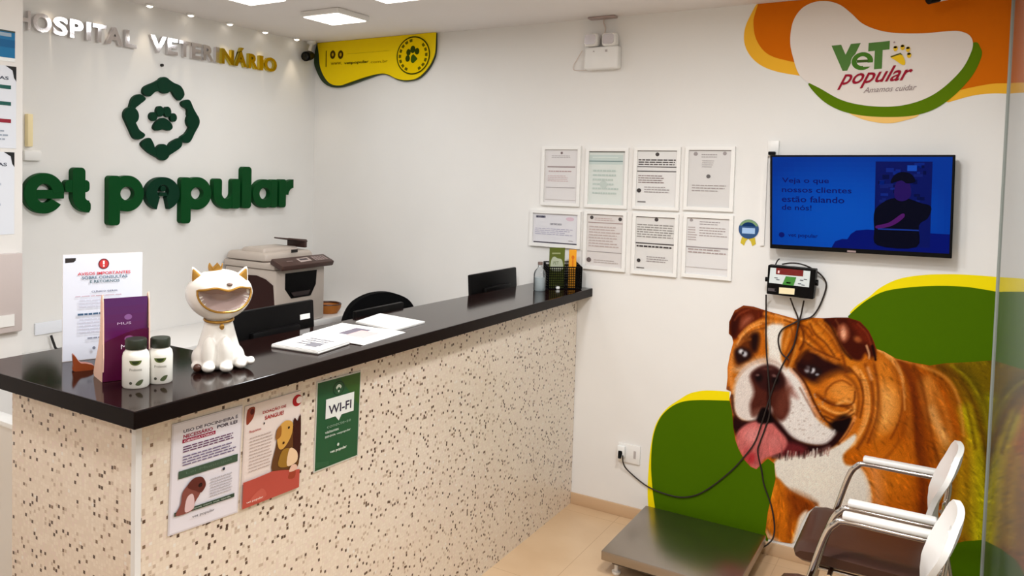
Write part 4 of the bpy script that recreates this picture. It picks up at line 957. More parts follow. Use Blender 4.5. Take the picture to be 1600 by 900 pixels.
# more creases and folds of the face
for pts_, wd_, c_, so_, al_ in [
    ([(1246, 503), (1254, 516), (1256, 532), (1250, 546)], 3, (84, 34, 8), 3, .8), ([(1236, 510), (1238, 526), (1232, 544), (1226, 556)], 3, (130, 64, 14), 3, .7),
    ([(1266, 506), (1274, 522), (1290, 536), (1304, 556)], 3, (108, 48, 8), 3, .8), ([(1280, 504), (1300, 524), (1316, 552)], 3, (226, 150, 58), 3, .7),
    ([(1290, 508), (1306, 530), (1318, 560), (1322, 580)], 3.5, (112, 50, 10), 4, .8), ([(1258, 534), (1272, 544), (1292, 554), (1312, 562)], 2.6, (96, 40, 8), 3, .8),
    ([(1226, 500), (1244, 506), (1262, 512), (1270, 524)], 2.6, (96, 42, 10), 3, .7), ([(1160, 530), (1174, 518), (1196, 512)], 2.4, (120, 60, 20), 3, .8),
    ([(1152, 538), (1160, 524), (1174, 512), (1190, 506)], 2, (236, 176, 112), 2.4, .7), ([(1212, 492), (1232, 499), (1246, 504)], 2.6, (232, 160, 84), 2.6, .8),
    ([(1290, 612), (1300, 600), (1316, 594), (1330, 602)], 2.6, (130, 62, 14), 3, .8), ([(1300, 634), (1290, 622), (1292, 606)], 2.6, (150, 78, 20), 3, .7),
    ([(1282, 622), (1300, 632), (1322, 634), (1334, 628), (1336, 612)], 2.4, (92, 38, 8), 2.6, .85), ([(1284, 634), (1302, 644), (1320, 644), (1330, 638)], 2.6, (240, 172, 92), 2.6, .8),
    ([(1288, 650), (1304, 656), (1320, 654), (1334, 646)], 2.4, (84, 34, 8), 2.6, .8), ([(1326, 574), (1342, 592), (1349, 620), (1344, 652)], 3, (104, 46, 10), 3, .8),
    ([(1344, 578), (1356, 604), (1358, 642), (1348, 672), (1330, 698)], 2.6, (244, 180, 108), 3, .7), ([(1334, 660), (1322, 680), (1310, 694)], 2.4, (110, 50, 16), 2.6, .8),
    ([(1366, 570), (1372, 606), (1370, 650), (1356, 692)], 3, (118, 54, 10), 4, .8), ([(1250, 606), (1262, 628), (1274, 650)], 2.4, (120, 66, 44), 3, .7),
    ([(1398, 566), (1408, 590), (1411, 620), (1406, 655), (1392, 685)], 2.6, (120, 54, 10), 4, .8), ([(1384, 556), (1400, 572), (1410, 596), (1414, 640)], 2.4, (236, 168, 92), 3, .7),
    ([(1340, 506), (1354, 520), (1361, 538)], 2.4, (150, 62, 34), 3, .7), ([(1306, 500), (1312, 512), (1308, 524)], 2.4, (150, 84, 50), 3, .6), ([(1148, 500), (1156, 490), (1170, 484)], 2.4, (150, 70, 40), 3, .6),
    ([(1428, 570), (1440, 600), (1448, 640), (1458, 690), (1470, 730)], 4, (110, 50, 6), 6, .7), ([(1466, 572), (1492, 596), (1512, 640), (1524, 700)], 4, (96, 64, 6), 6, .7),
    ([(1486, 570), (1516, 596), (1538, 640), (1550, 700)], 3, (170, 156, 24), 5, .6)]:
    P.stroke(pts_, wd_, c_, so_, al_)
# short hairs following the coat
def hair(x, y, ang, ln, wd, k):
    dx, dy = math.cos(ang), math.sin(ang); mk = (abs(PXX-x) < ln) & (abs(PYY-y) < ln)
    if not mk.any(): return
    qx, qy = PXX[mk]-x, PYY[mk]-y; al, ac = qx*dx+qy*dy, np.abs(-qx*dy+qy*dx)
    sat = np.clip((P.c[mk].max(1)-P.c[mk].min(1))/90-.1, .12, 1)
    m_ = sat*np.clip(1-ac/wd, 0, 1)*np.clip(1-np.abs(al)/ln, 0, 1); P.c[mk] *= (1+k*m_)[:, None]
for _ in range(2600):
    x, y = rng.uniform(1140, 1600), rng.uniform(480, 850)
    ang = math.atan2(y-600, x-1205)+rng.normal(0, .25) if x < 1362 else math.radians(58+rng.normal(0, 14)-(x-1362)*.05)
    hair(x, y, ang, rng.uniform(5, 11), rng.uniform(1.2, 2.2), rng.choice([-.2, .17]) if x > 1362 or y > 700 else rng.choice([-.13, .1]))
# short fur: fine value noise along the hair direction
nz = np.sin(PXX*1.7+PYY*.6+3*np.sin(PYY*.21))*np.sin(PYY*1.1-PXX*.35+2*np.sin(PXX*.13)); nz2 = rng.normal(0, 1, len(PXX))
satw = np.clip((P.c.max(1)-P.c.min(1))/120, 0, 1)[:, None]; P.c = P.c*(1-satw)+satw*255*(np.clip(P.c, 0, 255)/255)**1.13
col = np.clip(P.c*(1+.035*nz[:, None]+.03*nz2[:, None]), 2, 240)
lin = np.where(col/255 <= .04045, col/255/12.92, ((col/255+.055)/1.055)**2.4)/E_SCENE
lin = np.clip(lin, .002, .9)
me = bpy.data.meshes.new('bulldog_print')
jj, ii = np.where(cell); quads = np.stack([idx[jj, ii], idx[jj, ii+1], idx[jj+1, ii+1], idx[jj+1, ii]], 1)
me.from_pydata([(float(u), -.0030, float(v)) for u, v in zip(Pu, Pv)], [], quads.tolist())
at = me.color_attributes.new('ink', 'FLOAT_COLOR', 'POINT'); arr = np.ones((len(Pu), 4), np.float32); arr[:, :3] = lin; at.data.foreach_set('color', arr.ravel())
dog = link('bulldog_print', me, M_VINYL, lm); dog['label'] = 'brown and white bulldog with its tongue out'

# ------------------------------------------------------------------ socket and scale cables
u, v = WB.px(978, 707)
o = thing('wall_socket', 'white double wall socket low beside the counter with a black plug', 'socket', WB.w(u, v-.04))
b = MB(); b.box(WB.w(u+.02, v, .005), (.12, .01, .1), bev=.003); b.build('plate', M_WHITE, o)
b = MB(); b.box(WB.w(u-.018, v+.01, .022), (.042, .024, .06), bev=.006); b.build('adapter', mat('bright_white_plastic', lin=(.9, .9, .88), rough=.3), o)
b = MB(); b.box(WB.w(u+.052, v, .0105), (.012, .003, .04)); b.build('switch', mat('grey_plastic'), o, smooth=False)
SF = WB.shift(.09)
# indicator box
ind = thing('scale_indicator', 'black and white digital weighing indicator on the wall under the television', 'scale display', SF.w(*SF.px(1235, 466)))
q4 = [SF.px(*t) for t in ((1200, 414), (1275, 421), (1270.5, 468), (1197.5, 459))]
b = MB(); b.prism(WB, q4, .03, .09); b.build('case', M_BLACK, ind, smooth=False, bevel=.004)
Z5 = lambda x, y: SF.px(1170+x/5, 400+y/5)
p = Print(SF.shift(.0006), step=.0006)
p.poly([Z5(170, 90), Z5(482, 118), Z5(470, 245), Z5(158, 208)], (206, 214, 214)); p.poly([Z5(215, 92), Z5(428, 112), Z5(424, 160), Z5(212, 142)], (110, 16, 16)); p.poly([Z5(228, 112), Z5(242, 114), Z5(240, 134), Z5(226, 132)], (240, 200, 200))
p.poly([Z5(290, 158), Z5(372, 166), Z5(350, 232), Z5(262, 222)], (60, 130, 50)); p.poly([Z5(295, 202), Z5(328, 205), Z5(326, 216), Z5(293, 213)], (220, 226, 214), up=False)
for x, y in ((200, 165), (215, 180), (400, 185), (430, 178), (385, 212), (412, 222)): p.poly([Z5(x, y), Z5(x+26, y+3), Z5(x+25, y+9), Z5(x-1, y+6)], (60, 70, 80), up=False)
p.poly([Z5(238, 244), Z5(360, 254), Z5(356, 302), Z5(236, 292)], (232, 218, 178)); p.poly([Z5(150, 248), Z5(215, 254), Z5(213, 278), Z5(150, 272)], (70, 66, 70), up=False); p.poly([Z5(203, 254), Z5(214, 255), Z5(212, 274), Z5(202, 273)], (230, 230, 230), up=False)
p.build('faceplate', M_LAM, ind)
b = MB(); c_ = SF.px(1194, 437); b.tube([SF.w(*c_, -.03), SF.w(c_[0]+.03, c_[1], -.03)], .011, 12); c_ = SF.px(1277, 443); b.tube([SF.w(c_[0]-.03, c_[1], -.03), SF.w(*c_, -.03)], .014, 12); b.build('knob', M_BLACK, ind)
b = MB(); b.box(WB.w(SF.px(1236, 440)[0]+.02, SF.px(1236, 440)[1], .016), (.1, .03, .08)); b.build('wall_bracket', M_BLACKM, ind, smooth=False)
b = MB(); b.tube(curve3([SF.w(*SF.px(1210, 414), -.03), SF.w(*SF.px(1213, 408), -.03), SF.w(*SF.px(1216, 405), -.03)]), .003); b.build('antenna', M_BLACKM, ind)
# cables
def wallcable(pts, n=.012, r=.0035, k=8): return MB().tube(curve3([WB.shift(m_).w(*WB.shift(m_).px(x, y)) for x, y, m_ in pts], k), r, 8)
def cable(name, label, pts, r=.0036):
    o = wallcable(pts, r=r).build(name, mat('black_cable', lin=(.02, .012, .01), rough=.5)); return tagp(o, label, 'cable')
cable('power_cable', 'black power cable sagging from the low wall socket up to the indicator knot', [(973, 712, .05), (974, 724, .03), (982, 736, .012), (1010, 759, .01), (1040, 772, .01), (1070, 777, .01), (1100, 768, .01), (1140, 738, .01), (1166, 710, .01), (1180, 690, .01), (1190, 662, .01), (1210, 600, .01), (1226, 564, .012), (1240, 540, .012), (1248, 505, .014), (1252, 490, .02), (1256, 470, .05)])
b = MB(); 
b.tube([WB.w(*WB.px(972.5, 703), .03), WB.w(*WB.px(973, 712), .05)], [.012, .008], 10); o2 = b.build('plug', M_BLACK, o)
cable('sensor_cable', 'thin black cable running from the indicator down over the dog face to the scale', [(1197, 461, .05), (1197, 480, .012), (1197, 540, .01), (1200, 580, .01), (1203, 640, .01), (1196, 668, .01), (1188, 690, .01), (1184, 706, .01), (1190, 735, .01), (1194, 758, .01), (1205, 790, .01), (1210, 820, .012), (1208, 840, .03), (1200, 850, .05), (1192, 855, .08)])
cable('looped_cable', 'black cable loop hanging right of the indicator and knotted above the dog', [(1222, 413, .05), (1238, 411, .05), (1256, 414, .05), (1276, 424, .03), (1288, 436, .012), (1291, 448, .012), (1285, 468, .012), (1276, 486, .012), (1266, 496, .012), (1250, 500, .014), (1240, 505, .013), (1222, 515, .012), (1216, 530, .01), (1220, 550, .01), (1232, 562, .01)])
cable('signal_cable', 'short black cable from the underside of the indicator to the knot', [(1235, 466, .05), (1240, 480, .02), (1247, 498, .016), (1246, 515, .014)])

# ------------------------------------------------------------------ floor scale
zt2 = .115
sc = thing('floor_scale', 'low stainless steel platform scale on the floor against the mural', 'scale', (2.69, -.36, 0))
A0 = atz(946, 857, zt2); B0 = atz(1010, 787, zt2); C0 = atz(1197, 838, zt2)
cx0, cx1, cy0, cy1 = 2.385, 2.975, -.68, -.06
b = MB(); b.box(((cx0+cx1)/2, (cy0+cy1)/2, zt2-.022), (cx1-cx0, cy1-cy0, .044), bev=.005); b.build('platform', M_STEEL, sc)
b = MB()
for y in (cy0+.06, cy1-.06): b.box(((cx0+cx1)/2, y, zt2-.056), (cx1-cx0-.08, .04, .022))
for x in (cx0+.06, cx1-.06): b.box((x, (cy0+cy1)/2, zt2-.0565), (.04, cy1-cy0-.1, .02))
b.build('subframe', mat('dark_steel', lin=(.1, .09, .08), rough=.5, metal=.6), sc, smooth=False)
for x in (cx0+.055, cx1-.055):
    for y in (cy0+.055, cy1-.055):
        b = MB(); b.lathe([(0, 0), (.016, 0), (.02, .006), (.02, .014), (.009, .018), (.009, .048), (0, .048)], (x, y, .0), 20); b.build('foot', M_WHITE, sc)

# ------------------------------------------------------------------ chairs
M_SEAT = mat('dark_brown_vinyl', (62, 34, 22), rough=.4, bump=(60, .1))
def make_chair(label, x0, yc):
    t = thing('waiting_chair', label, 'chair', (x0, yc, 0), group='waiting chairs by the glass')
    X0 = lambda x: x+x0
    # local frame: the chair faces -x; x0 is the backrest line
    b = MB(); bm = b.bm; n, m_ = 18, 12; gridt = []
    prof = [(-.455, .405), (-.462, .43), (-.445, .457), (-.40, .468), (-.30, .466), (-.2, .462), (-.1, .462), (-.03, .466), (-.01, .45), (-.01, .415), (-.05, .4), (-.2, .395), (-.35, .39), (-.43, .392)]
    for j in range(m_+1):
        yy = -.235+.47*j/m_; e = abs(yy)/.235; sq = 1-.06*max(0, (e-.75)/.25)**2; row = []
        for (px_, pz) in prof:
            cz = .43; row.append(bm.verts.new((X0(-.23+(px_+.23)*(1-.05*max(0, (e-.8)/.2)**2)), yc+yy, cz+(pz-cz)*(1-.55*max(0, (e-.82)/.18)**3))))
        gridt.append(row)
    for j in range(m_):
        for k in range(len(prof)): bm.faces.new((gridt[j][k], gridt[j][(k+1) % len(prof)], gridt[j+1][(k+1) % len(prof)], gridt[j+1][k]))
    bm.faces.new(gridt[0][::-1]); bm.faces.new(gridt[-1]); b.build('seat', M_SEAT, t, ang=50)
    # backrest: curved plastic plate, leaning back at the top, slotted
    bk = MB(); N, Mv = 20, 18; G1, G2 = [], []
    def bx_(z, y):
        s_ = (z-.50)/.36; return float(np.interp(s_, [0, .15, .3, .45, .6, .8, .92, 1.05], [-.01, -.014, -.02, -.018, .0, .034, .046, .05])) - .03*(abs(y)/.19)**2
    for j in range(Mv+1):
        z = .49+.375*j/Mv; s_ = j/Mv
        hw = float(np.interp(s_, [0, .2, .4, .55, .75, .88, .95, 1], [.15, .16, .15, .158, .18, .17, .15, .115]))
        r1, r2 = [], []
        for i in range(N+1):
            y = hw*(-1+2*i/N); x = bx_(z, y); zz = z-.018*(abs(y)/.19)**2*s_
            r1.append(bk.bm.verts.new((X0(x-.008), yc+y, zz))); r2.append(bk.bm.verts.new((X0(x+.010), yc+y, zz)))
        G1.append(r1); G2.append(r2)
    holes = {(14, i) for i in (7, 8, 9, 10, 11, 12)}
    for j in range(Mv):
        for i in range(N):
            if (j, i) in holes: continue
            bk.bm.faces.new((G1[j][i], G1[j][i+1], G1[j+1][i+1], G1[j+1][i])); bk.bm.faces.new((G2[j][i], G2[j+1][i], G2[j+1][i+1], G2[j][i+1]))
    be = [e for e in bk.bm.edges if e.is_boundary]
    def rim(vs1, vs2):
        for a in range(len(vs1)-1): bk.bm.faces.new((vs1[a], vs1[a+1], vs2[a+1], vs2[a]))
    rim(G1[0], G2[0]); rim(G1[-1], G2[-1]); rim([r[0] for r in G1], [r[0] for r in G2]); rim([r[-1] for r in G1], [r[-1] for r in G2])
    rim(G1[14][7:14], G2[14][7:14]); rim(G1[15][7:14], G2[15][7:14]); rim([G1[14][7], G1[15][7]], [G2[14][7], G2[15][7]]); rim([G1[14][13], G1[15][13]], [G2[14][13], G2[15][13]])
    bk.build('backrest', M_WHITE, t, ang=45)
    for s_ in (-1, 1):
        y = yc+s_*.275
        b = MB(); b.tube(curve3([(X0(-.46), y, .012), (X0(-.43), y, .18), (X0(-.375), y, .42), (X0(-.33), y, .59), (X0(-.30), y, .64), (X0(-.27), y, .655), (X0(-.15), y, .655), (X0(-.02), y, .655)], 6), .0115, 12); b.build('arm_tube', M_CHROME, t)
        b = MB(); b.tube(curve3([(X0(-.021), y, .655), (X0(.01), y, .65), (X0(.02), y, .62), (X0(.01), y, .45), (X0(.05), y, .2), (X0(.07), y, .012)], 6), .0115, 12); b.build('leg', M_CHROME, t)
        b = MB(); b.box((X0(-.145), y, .676), (.27, .042, .022), bev=.008, seg=3); b.build('armrest', M_WHITE, t)
        for xx in (-.46, .07): b = MB(); b.lathe([(0, 0), (.017, 0), (.017, .012), (.012, .02), (0, .02)], (X0(xx), y, 0), 16); b.build('foot_cap', M_BLACKM, t)
    b = MB(); b.tube([(X0(-.33), yc-.275, .39), (X0(-.33), yc+.275, .39)], .009); b.tube([(X0(-.04), yc-.275, .385), (X0(-.04), yc+.275, .385)], .009)
    for s_ in (-1, 1): b.tube([(X0(.008), yc+s_*.275, .56), (X0(.0), yc+s_*.2, .575), (X0(.0), yc+s_*.11, .58)], .008); b.tube([(X0(-.40), yc+s_*.2, .383), (X0(-.04), yc+s_*.2, .383)], .008)
    b.build('seat_frame', M_CHROME, t)
    return t
make_chair('brown seated waiting chair with white back, the one nearer the mural', 3.675, -.675)
make_chair('brown seated waiting chair with white back, in front and cut by the bottom edge', 3.672, -1.355)

# ------------------------------------------------------------------ flyers on the counter front
def flyer(label, tl, tr, br, bl, draw, m=M_LAM):
    q = [CF.px(*t) for t in (bl, br, tr, tl)]
    t = thing('flyer', label, 'flyer', CF.w((q[0][0]+q[1][0])/2, q[0][1]), group='flyers on the counter front')
    b = MB(); b.prism(CF, q, .0003, .003); b.build('acrylic_sleeve', mat('clear_acrylic_edge', (214, 210, 210), rough=.15), t, smooth=False)
    class QP(Print):
        def m(s, u, v):
            a, b_, c, d = q; return ((1-v)*((1-u)*a[0]+u*b_[0])+v*((1-u)*d[0]+u*c[0]), (1-v)*((1-u)*a[1]+u*b_[1])+v*((1-u)*d[1]+u*c[1]))
    p = QP(CF.shift(.0031), step=.0003); draw(p); p.build('print', m, t)
def f1(p):
    p.rect(.0, .0, 1, 1, (206, 200, 206)); p.rect(.02, .015, .98, .985, (222, 218, 226))
    D = (44, 34, 58); p.text('USO DE FOCINHEIRA É', .15, .895, .93, .93, D, .02); p.text('NECESSÁRIO', .15, .845, .56, .885, (150, 24, 62), .03); p.rect(.14, .805, .6, .838, (150, 24, 62)); p.text('POR LEI', .62, .85, .92, .88, D, .02)
    p.text('OBRIGATÓRIO', .16, .81, .58, .834, (236, 210, 220), .01)
    p.lines(.15, .72, .92, .785, 3, (96, 50, 90), .45, .1); p.lines(.15, .60, .92, .70, 4, (110, 96, 130), .4, .15)
    p.rect(.1, .49, .95, .56, (62, 84, 66)); p.text('Lei Municipal', .2, .51, .85, .54, (90, 112, 94), 0)
    p.lines(.55, .24, .9, .42, 7, (176, 172, 180), .35, .1); p.poly(circ(.74, .46, .02, 10, .015), (40, 50, 60))
    p.rect(.06, .165, .92, .2, (50, 70, 56)); p.text('Contamos com sua ajuda', .14, .172, .86, .19, (190, 200, 190), 0)
    p.poly(smoothpoly([(.08, .17), (.14, .26), (.16, .36), (.24, .42), (.36, .44), (.42, .38), (.4, .3), (.34, .24), (.3, .17)], 4), (128, 70, 62)); p.poly(smoothpoly([(.2, .18), (.22, .3), (.3, .32), (.33, .22), (.3, .18)], 4), (214, 186, 188)); p.poly(smoothpoly([(.22, .4), (.3, .46), (.42, .45), (.48, .37), (.42, .31), (.34, .34)], 4), (92, 40, 34)); p.poly(circ(.4, .38, .03, 10, .02), (40, 16, 16))
    p.text('vet popular', .3, .095, .62, .125, (60, 60, 70), .01)
def f2(p):
    p.rect(0, 0, 1, 1, (224, 206, 200)); p.rect(.02, .01, .98, .99, (226, 212, 206)); R = (164, 30, 34)
    p.poly(smoothpoly([(.03, .82), (.04, .96), (.16, .97), (.15, .88), (.09, .83)], 4), (140, 60, 40)); p.poly(circ(.12, .93, .035, 12, .03), (80, 24, 18))
    p.poly(circ(.93, .91, .09, 20, .06), R); p.poly(circ(.97, .91, .06, 20, .035), (228, 214, 208))
    p.text('DOAÇÃO DE', .3, .87, .72, .91, R, .02); p.text('SANGUE!', .34, .81, .68, .85, R, .02); p.poly(circ(.33, .78, .012, 8, .012), (60, 60, 66))
    p.text('Requisitos:', .08, .72, .28, .75, R, .01); p.lines(.09, .34, .5, .70, 11, (176, 158, 154), .25, .15)
    p.poly(smoothpoly([(.5, .26), (.55, .5), (.6, .6), (.85, .66), (.98, .64), (1.0, .3), (.9, .2)], 4), (96, 60, 30)); p.poly(smoothpoly([(.86, .66), (.88, .74), (.94, .7), (1, .74), (1, .3), (.88, .4)], 4), (56, 20, 16))
    p.poly(smoothpoly([(.56, .6), (.6, .7), (.72, .74), (.84, .7), (.84, .6), (.78, .52), (.68, .46), (.6, .48)], 4), (206, 156, 74)); p.poly(smoothpoly([(.54, .58), (.56, .68), (.63, .7), (.63, .6)], 4), (150, 96, 40)); p.poly(smoothpoly([(.6, .3), (.66, .44), (.8, .44), (.88, .34), (.8, .26)], 4), (150, 110, 40)); p.poly(smoothpoly([(.76, .27), (.8, .44), (.94, .38), (.94, .28)], 4), (228, 196, 160))
    p.poly(circ(.77, .66, .018, 8, .014), (30, 16, 10)); p.poly(circ(.68, .52, .02, 8, .014), (60, 30, 14))
    p.poly([(0, 0), (1, 0), (1, .19), (.9, .2), (.7, .24), (.5, .27), (.2, .26), (0, .26)], (176, 74, 62)); p.poly(smoothpoly([(.78, .14), (.84, .22), (.92, .2), (.9, .12)], 4), (150, 60, 40)); p.poly(smoothpoly([(.8, .2), (.84, .26), (.93, .25), (.94, .2)], 4), (220, 180, 160)); p.poly(smoothpoly([(.1, .05), (.3, .14), (.4, .06), (.3, .02)], 4), (186, 88, 74))
    p.text('vet popular', .06, .035, .34, .06, (232, 210, 204), .01)
def f3(p):
    p.rect(0, 0, 1, 1, (196, 196, 186)); p.rect(.02, .015, .98, .985, (34, 84, 52)); p.poly([(.5, .985), (.98, .985), (.98, .6)], (46, 88, 36))
    p.poly(circ(.48, .87, .13, 24, .08), (24, 60, 40)); p.poly(circ(.48, .87, .11, 24, .068), (38, 84, 56))
    for r_ in (.085, .055, .026): p.poly([(.48, .82)]+[(.48+r_*math.cos(math.radians(a)), .82+r_*1.1*math.sin(math.radians(a))) for a in range(40, 141, 10)], (206, 222, 210) if r_ != .055 else (38, 84, 56))
    p.poly([(.2, .56), (.42, .56), (.5, .50), (.56, .56), (.84, .56), (.84, .78), (.2, .78)], (226, 230, 228)); p.text('WI-FI', .26, .60, .78, .70, (48, 44, 66), .02)
    p.text('conecte-se', .24, .45, .78, .48, (130, 160, 140), 0); p.text('visitantes', .2, .395, .5, .425, (200, 214, 204), .01); p.text('SENHA: vetpopular', .2, .34, .78, .37, (206, 218, 210), .01)
    p.poly(circ(.5, .23, .025, 10, .018), (200, 214, 204)); p.text('vet popular', .32, .15, .7, .19, (216, 226, 218), .02)
    for k in range(4): p.poly([(.02, .06+.015*k), (.3, .035+.012*k), (.3, .038+.012*k), (.02, .064+.015*k)], (60, 110, 78), up=(k == 0))
flyer('white flyer with green bars and a muzzled dog, leftmost on the counter front', (268, 663), (378, 633), (370, 800), (261, 838), f1)
flyer('red and cream flyer with a sitting dog, middle one on the counter front', (382, 635), (469, 610), (464, 760), (375, 795), f2)
flyer('dark green WI-FI flyer, rightmost on the counter front', (494, 597), (563, 579), (558, 712), (489, 739), f3)

# ------------------------------------------------------------------ things on the counter top
ZC = ZT+.0004
# standing notice in acrylic holder
A_ = atz(97, 567, ZC); B_ = atz(222, 560, ZC)
A_ = Vector((1.415, -2.70, ZC)); 
def upz(base, px, py):     # height above a base point whose image column is hit
    # point on the vertical through base nearest to the pixel row
    best = min((abs(float(project(np.array([[base.x, base.y, base.z+h]]))[1][0])-py), h) for h in [i*.002 for i in range(300)]); return best[1]
sx, sy = atz(97, 566, ZC), None
def notice():
    P0 = atz(97, 566, ZC); hh = upz(P0, 96, 398)
    # right edge: same depth relation, found where the pixel column 222 crosses the direction of the sheet
    d = Vector((.36, .93, 0)).normalized(); best = min((abs(float(project(np.array([list(P0+d*s_)]))[0][0])-221), s_) for s_ in [i*.002 for i in range(40, 250)]); wd = best[1]
    N_ = Vector((d.y, -d.x, 0)); fr = Fr(P0, d, (0, 0, 1), N_)
    t = thing('standing_notice', 'white standing notice sheet with red heading behind the purple brochures', 'notice', P0+d*wd/2)
    b = MB(); b.prism(fr, [(0, 0), (wd, 0), (wd, hh), (0, hh)], -.003, 0); b.prism(fr, [(.01, 0), (wd-.01, 0), (wd-.01, .004), (.01, .004)], -.06, -.003); b.build('acrylic_holder', mat('clear_acrylic_edge'), t, smooth=False)
    p = Print(fr, box=(0, 0, wd, hh), step=.0004); p.rect(.005, .005, .995, .995, (218, 222, 234))
    p.poly([(.03, .965), (.16, .965), (.155, .94), (.13, .925), (.03, .92)], (44, 40, 42)); p.poly(circ(.5, .9, .068, 24, .05), (110, 40, 50)); p.poly(circ(.5, .9, .054, 24, .04), (196, 56, 58)); p.rect(.488, .895, .512, .93, (240, 220, 222)); p.poly(circ(.5, .88, .012, 8, .009), (240, 220, 222))
    p.text('AVISOS IMPORTANTES', .18, .80, .84, .828, (206, 56, 68), .015); p.text('SOBRE CONSULTAS', .23, .762, .8, .788, (70, 100, 120), .015); p.text('E RETORNOS', .33, .725, .7, .75, (70, 100, 110), .015)
    p.text('CLÍNICO GERAL', .35, .635, .68, .655, (60, 66, 100), .01); p.lines(.15, .6, .88, .62, 1, (190, 160, 170)); p.lines(.2, .5, .85, .59, 3, (200, 200, 214)); p.lines(.18, .425, .7, .455, 1, (60, 90, 120), .6); p.lines(.2, .26, .85, .41, 5, (198, 198, 212)); p.lines(.3, .2, .8, .215, 1, (120, 124, 140), .8); p.poly(circ(.38, .11, .02, 12, .015), (120, 124, 140))
    p.build('print', M_LAM, t)
notice()
# purple brochure holder
def brochure():
    P0 = atz(160, 598, ZC)+Vector((0, 0, .001)); Pr = atz(238, 588, ZC)
    d = Vector((Pr.x-P0.x, Pr.y-P0.y, 0)); d.normalize(); N_ = Vector((d.y, -d.x, 0)); 
    best = min((abs(float(project(np.array([list(P0+d*s_)]))[0][0])-234), s_) for s_ in [i*.002 for i in range(20, 150)]); wd = best[1]
    hb = upz(P0, 156, 470); hp = hb*.62; fr = Fr(P0, d, (0, 0, 1), N_)
    t = thing('brochure_holder', 'purple brochure holder with pinkish sides standing behind the white bottles', 'brochure holder', P0+d*wd/2)
    K = mat('kraft_card', (232, 192, 172), rough=.6)
    arch = [(0, 0), (wd, 0), (wd, hp)]+[(wd-(wd)*k/10, hp+(.0)-.035*(k/10)**2) for k in range(1, 11)]
    b = MB(); b.prism(fr, arch, -.003, 0); b.build('front_pocket', mat('wine_purple_card', (74, 2, 46), rough=.35), t, smooth=False)
    b = MB(); FS = Fr(P0, -N_, (0, 0, 1), d)
    for off in (.0, wd-.003): b.prism(Fr(P0+d*off, -N_, (0, 0, 1), d), smoothpoly([(.003, 0), (.09, 0), (.085, .03), (.05, .085), (.03, hp), (.025, hb-.004), (.003, hb-.004)], 3), 0, .003)
    b.prism(fr, [(.003, 0), (wd-.003, 0), (wd-.003, hb), (.003, hb)], -.026, -.023); b.build('holder_body', K, t, smooth=False)
    b = MB()
    for k in range(3): b.prism(fr, [(.004, .004), (wd-.006, .004), (wd-.006, hb+.004-.001*k), (.004, hb+.004-.001*k)], -.009-.005*k, -.005-.005*k)
    br = b.build('brochure', mat('purple_brochure', (84, 22, 80), rough=.35), t, smooth=False)
    p = Print(fr.shift(-.0048), box=(.004, .004, wd-.006, hb+.003), step=.0003)
    for j in range(10): p.rect(0, j/10, 1, (j+1)/10, (int(96-2*j), int(12+2*j), int(62+3.2*j)), up=(j == 0))
    p.poly(circ(.55, .76, .09, 16, .035), (130, 84, 140)); p.text('MUS', .3, .67, .62, .70, (200, 170, 205), 0); p.build('cover_print', M_LAM, t)
    p = Print(fr.shift(.0004), box=(0, 0, wd, hp), step=.0003); p.poly(circ(.55, .82, .1, 16, .06), (134, 74, 124)); p.text('M', .38, .62, .50, .71, (228, 214, 226), 0); p.text('US', .53, .62, .72, .71, (228, 214, 226), 0); p.build('pocket_print', M_LAM, t)
brochure()
# small brown ornament
P0 = atz(128, 578, ZC); t = thing('ornament', 'small reddish-brown whale-tail ornament left of the brochure holder', 'ornament', P0)
d = Vector((.45, .89, 0)).normalized(); fr = Fr(P0, d, (0, 0, 1), Vector((d.y, -d.x, 0)))
b = MB(); b.prism(fr, smoothpoly([(-.022, .0), (.028, .0), (.03, .012), (.012, .02), (-.006, .024), (-.02, .045), (-.026, .046), (-.024, .02)], 4), -.012, .012); b.build('tail', mat('reddish_brown_resin', (134, 62, 28), rough=.3), t, ang=60, bevel=.003)

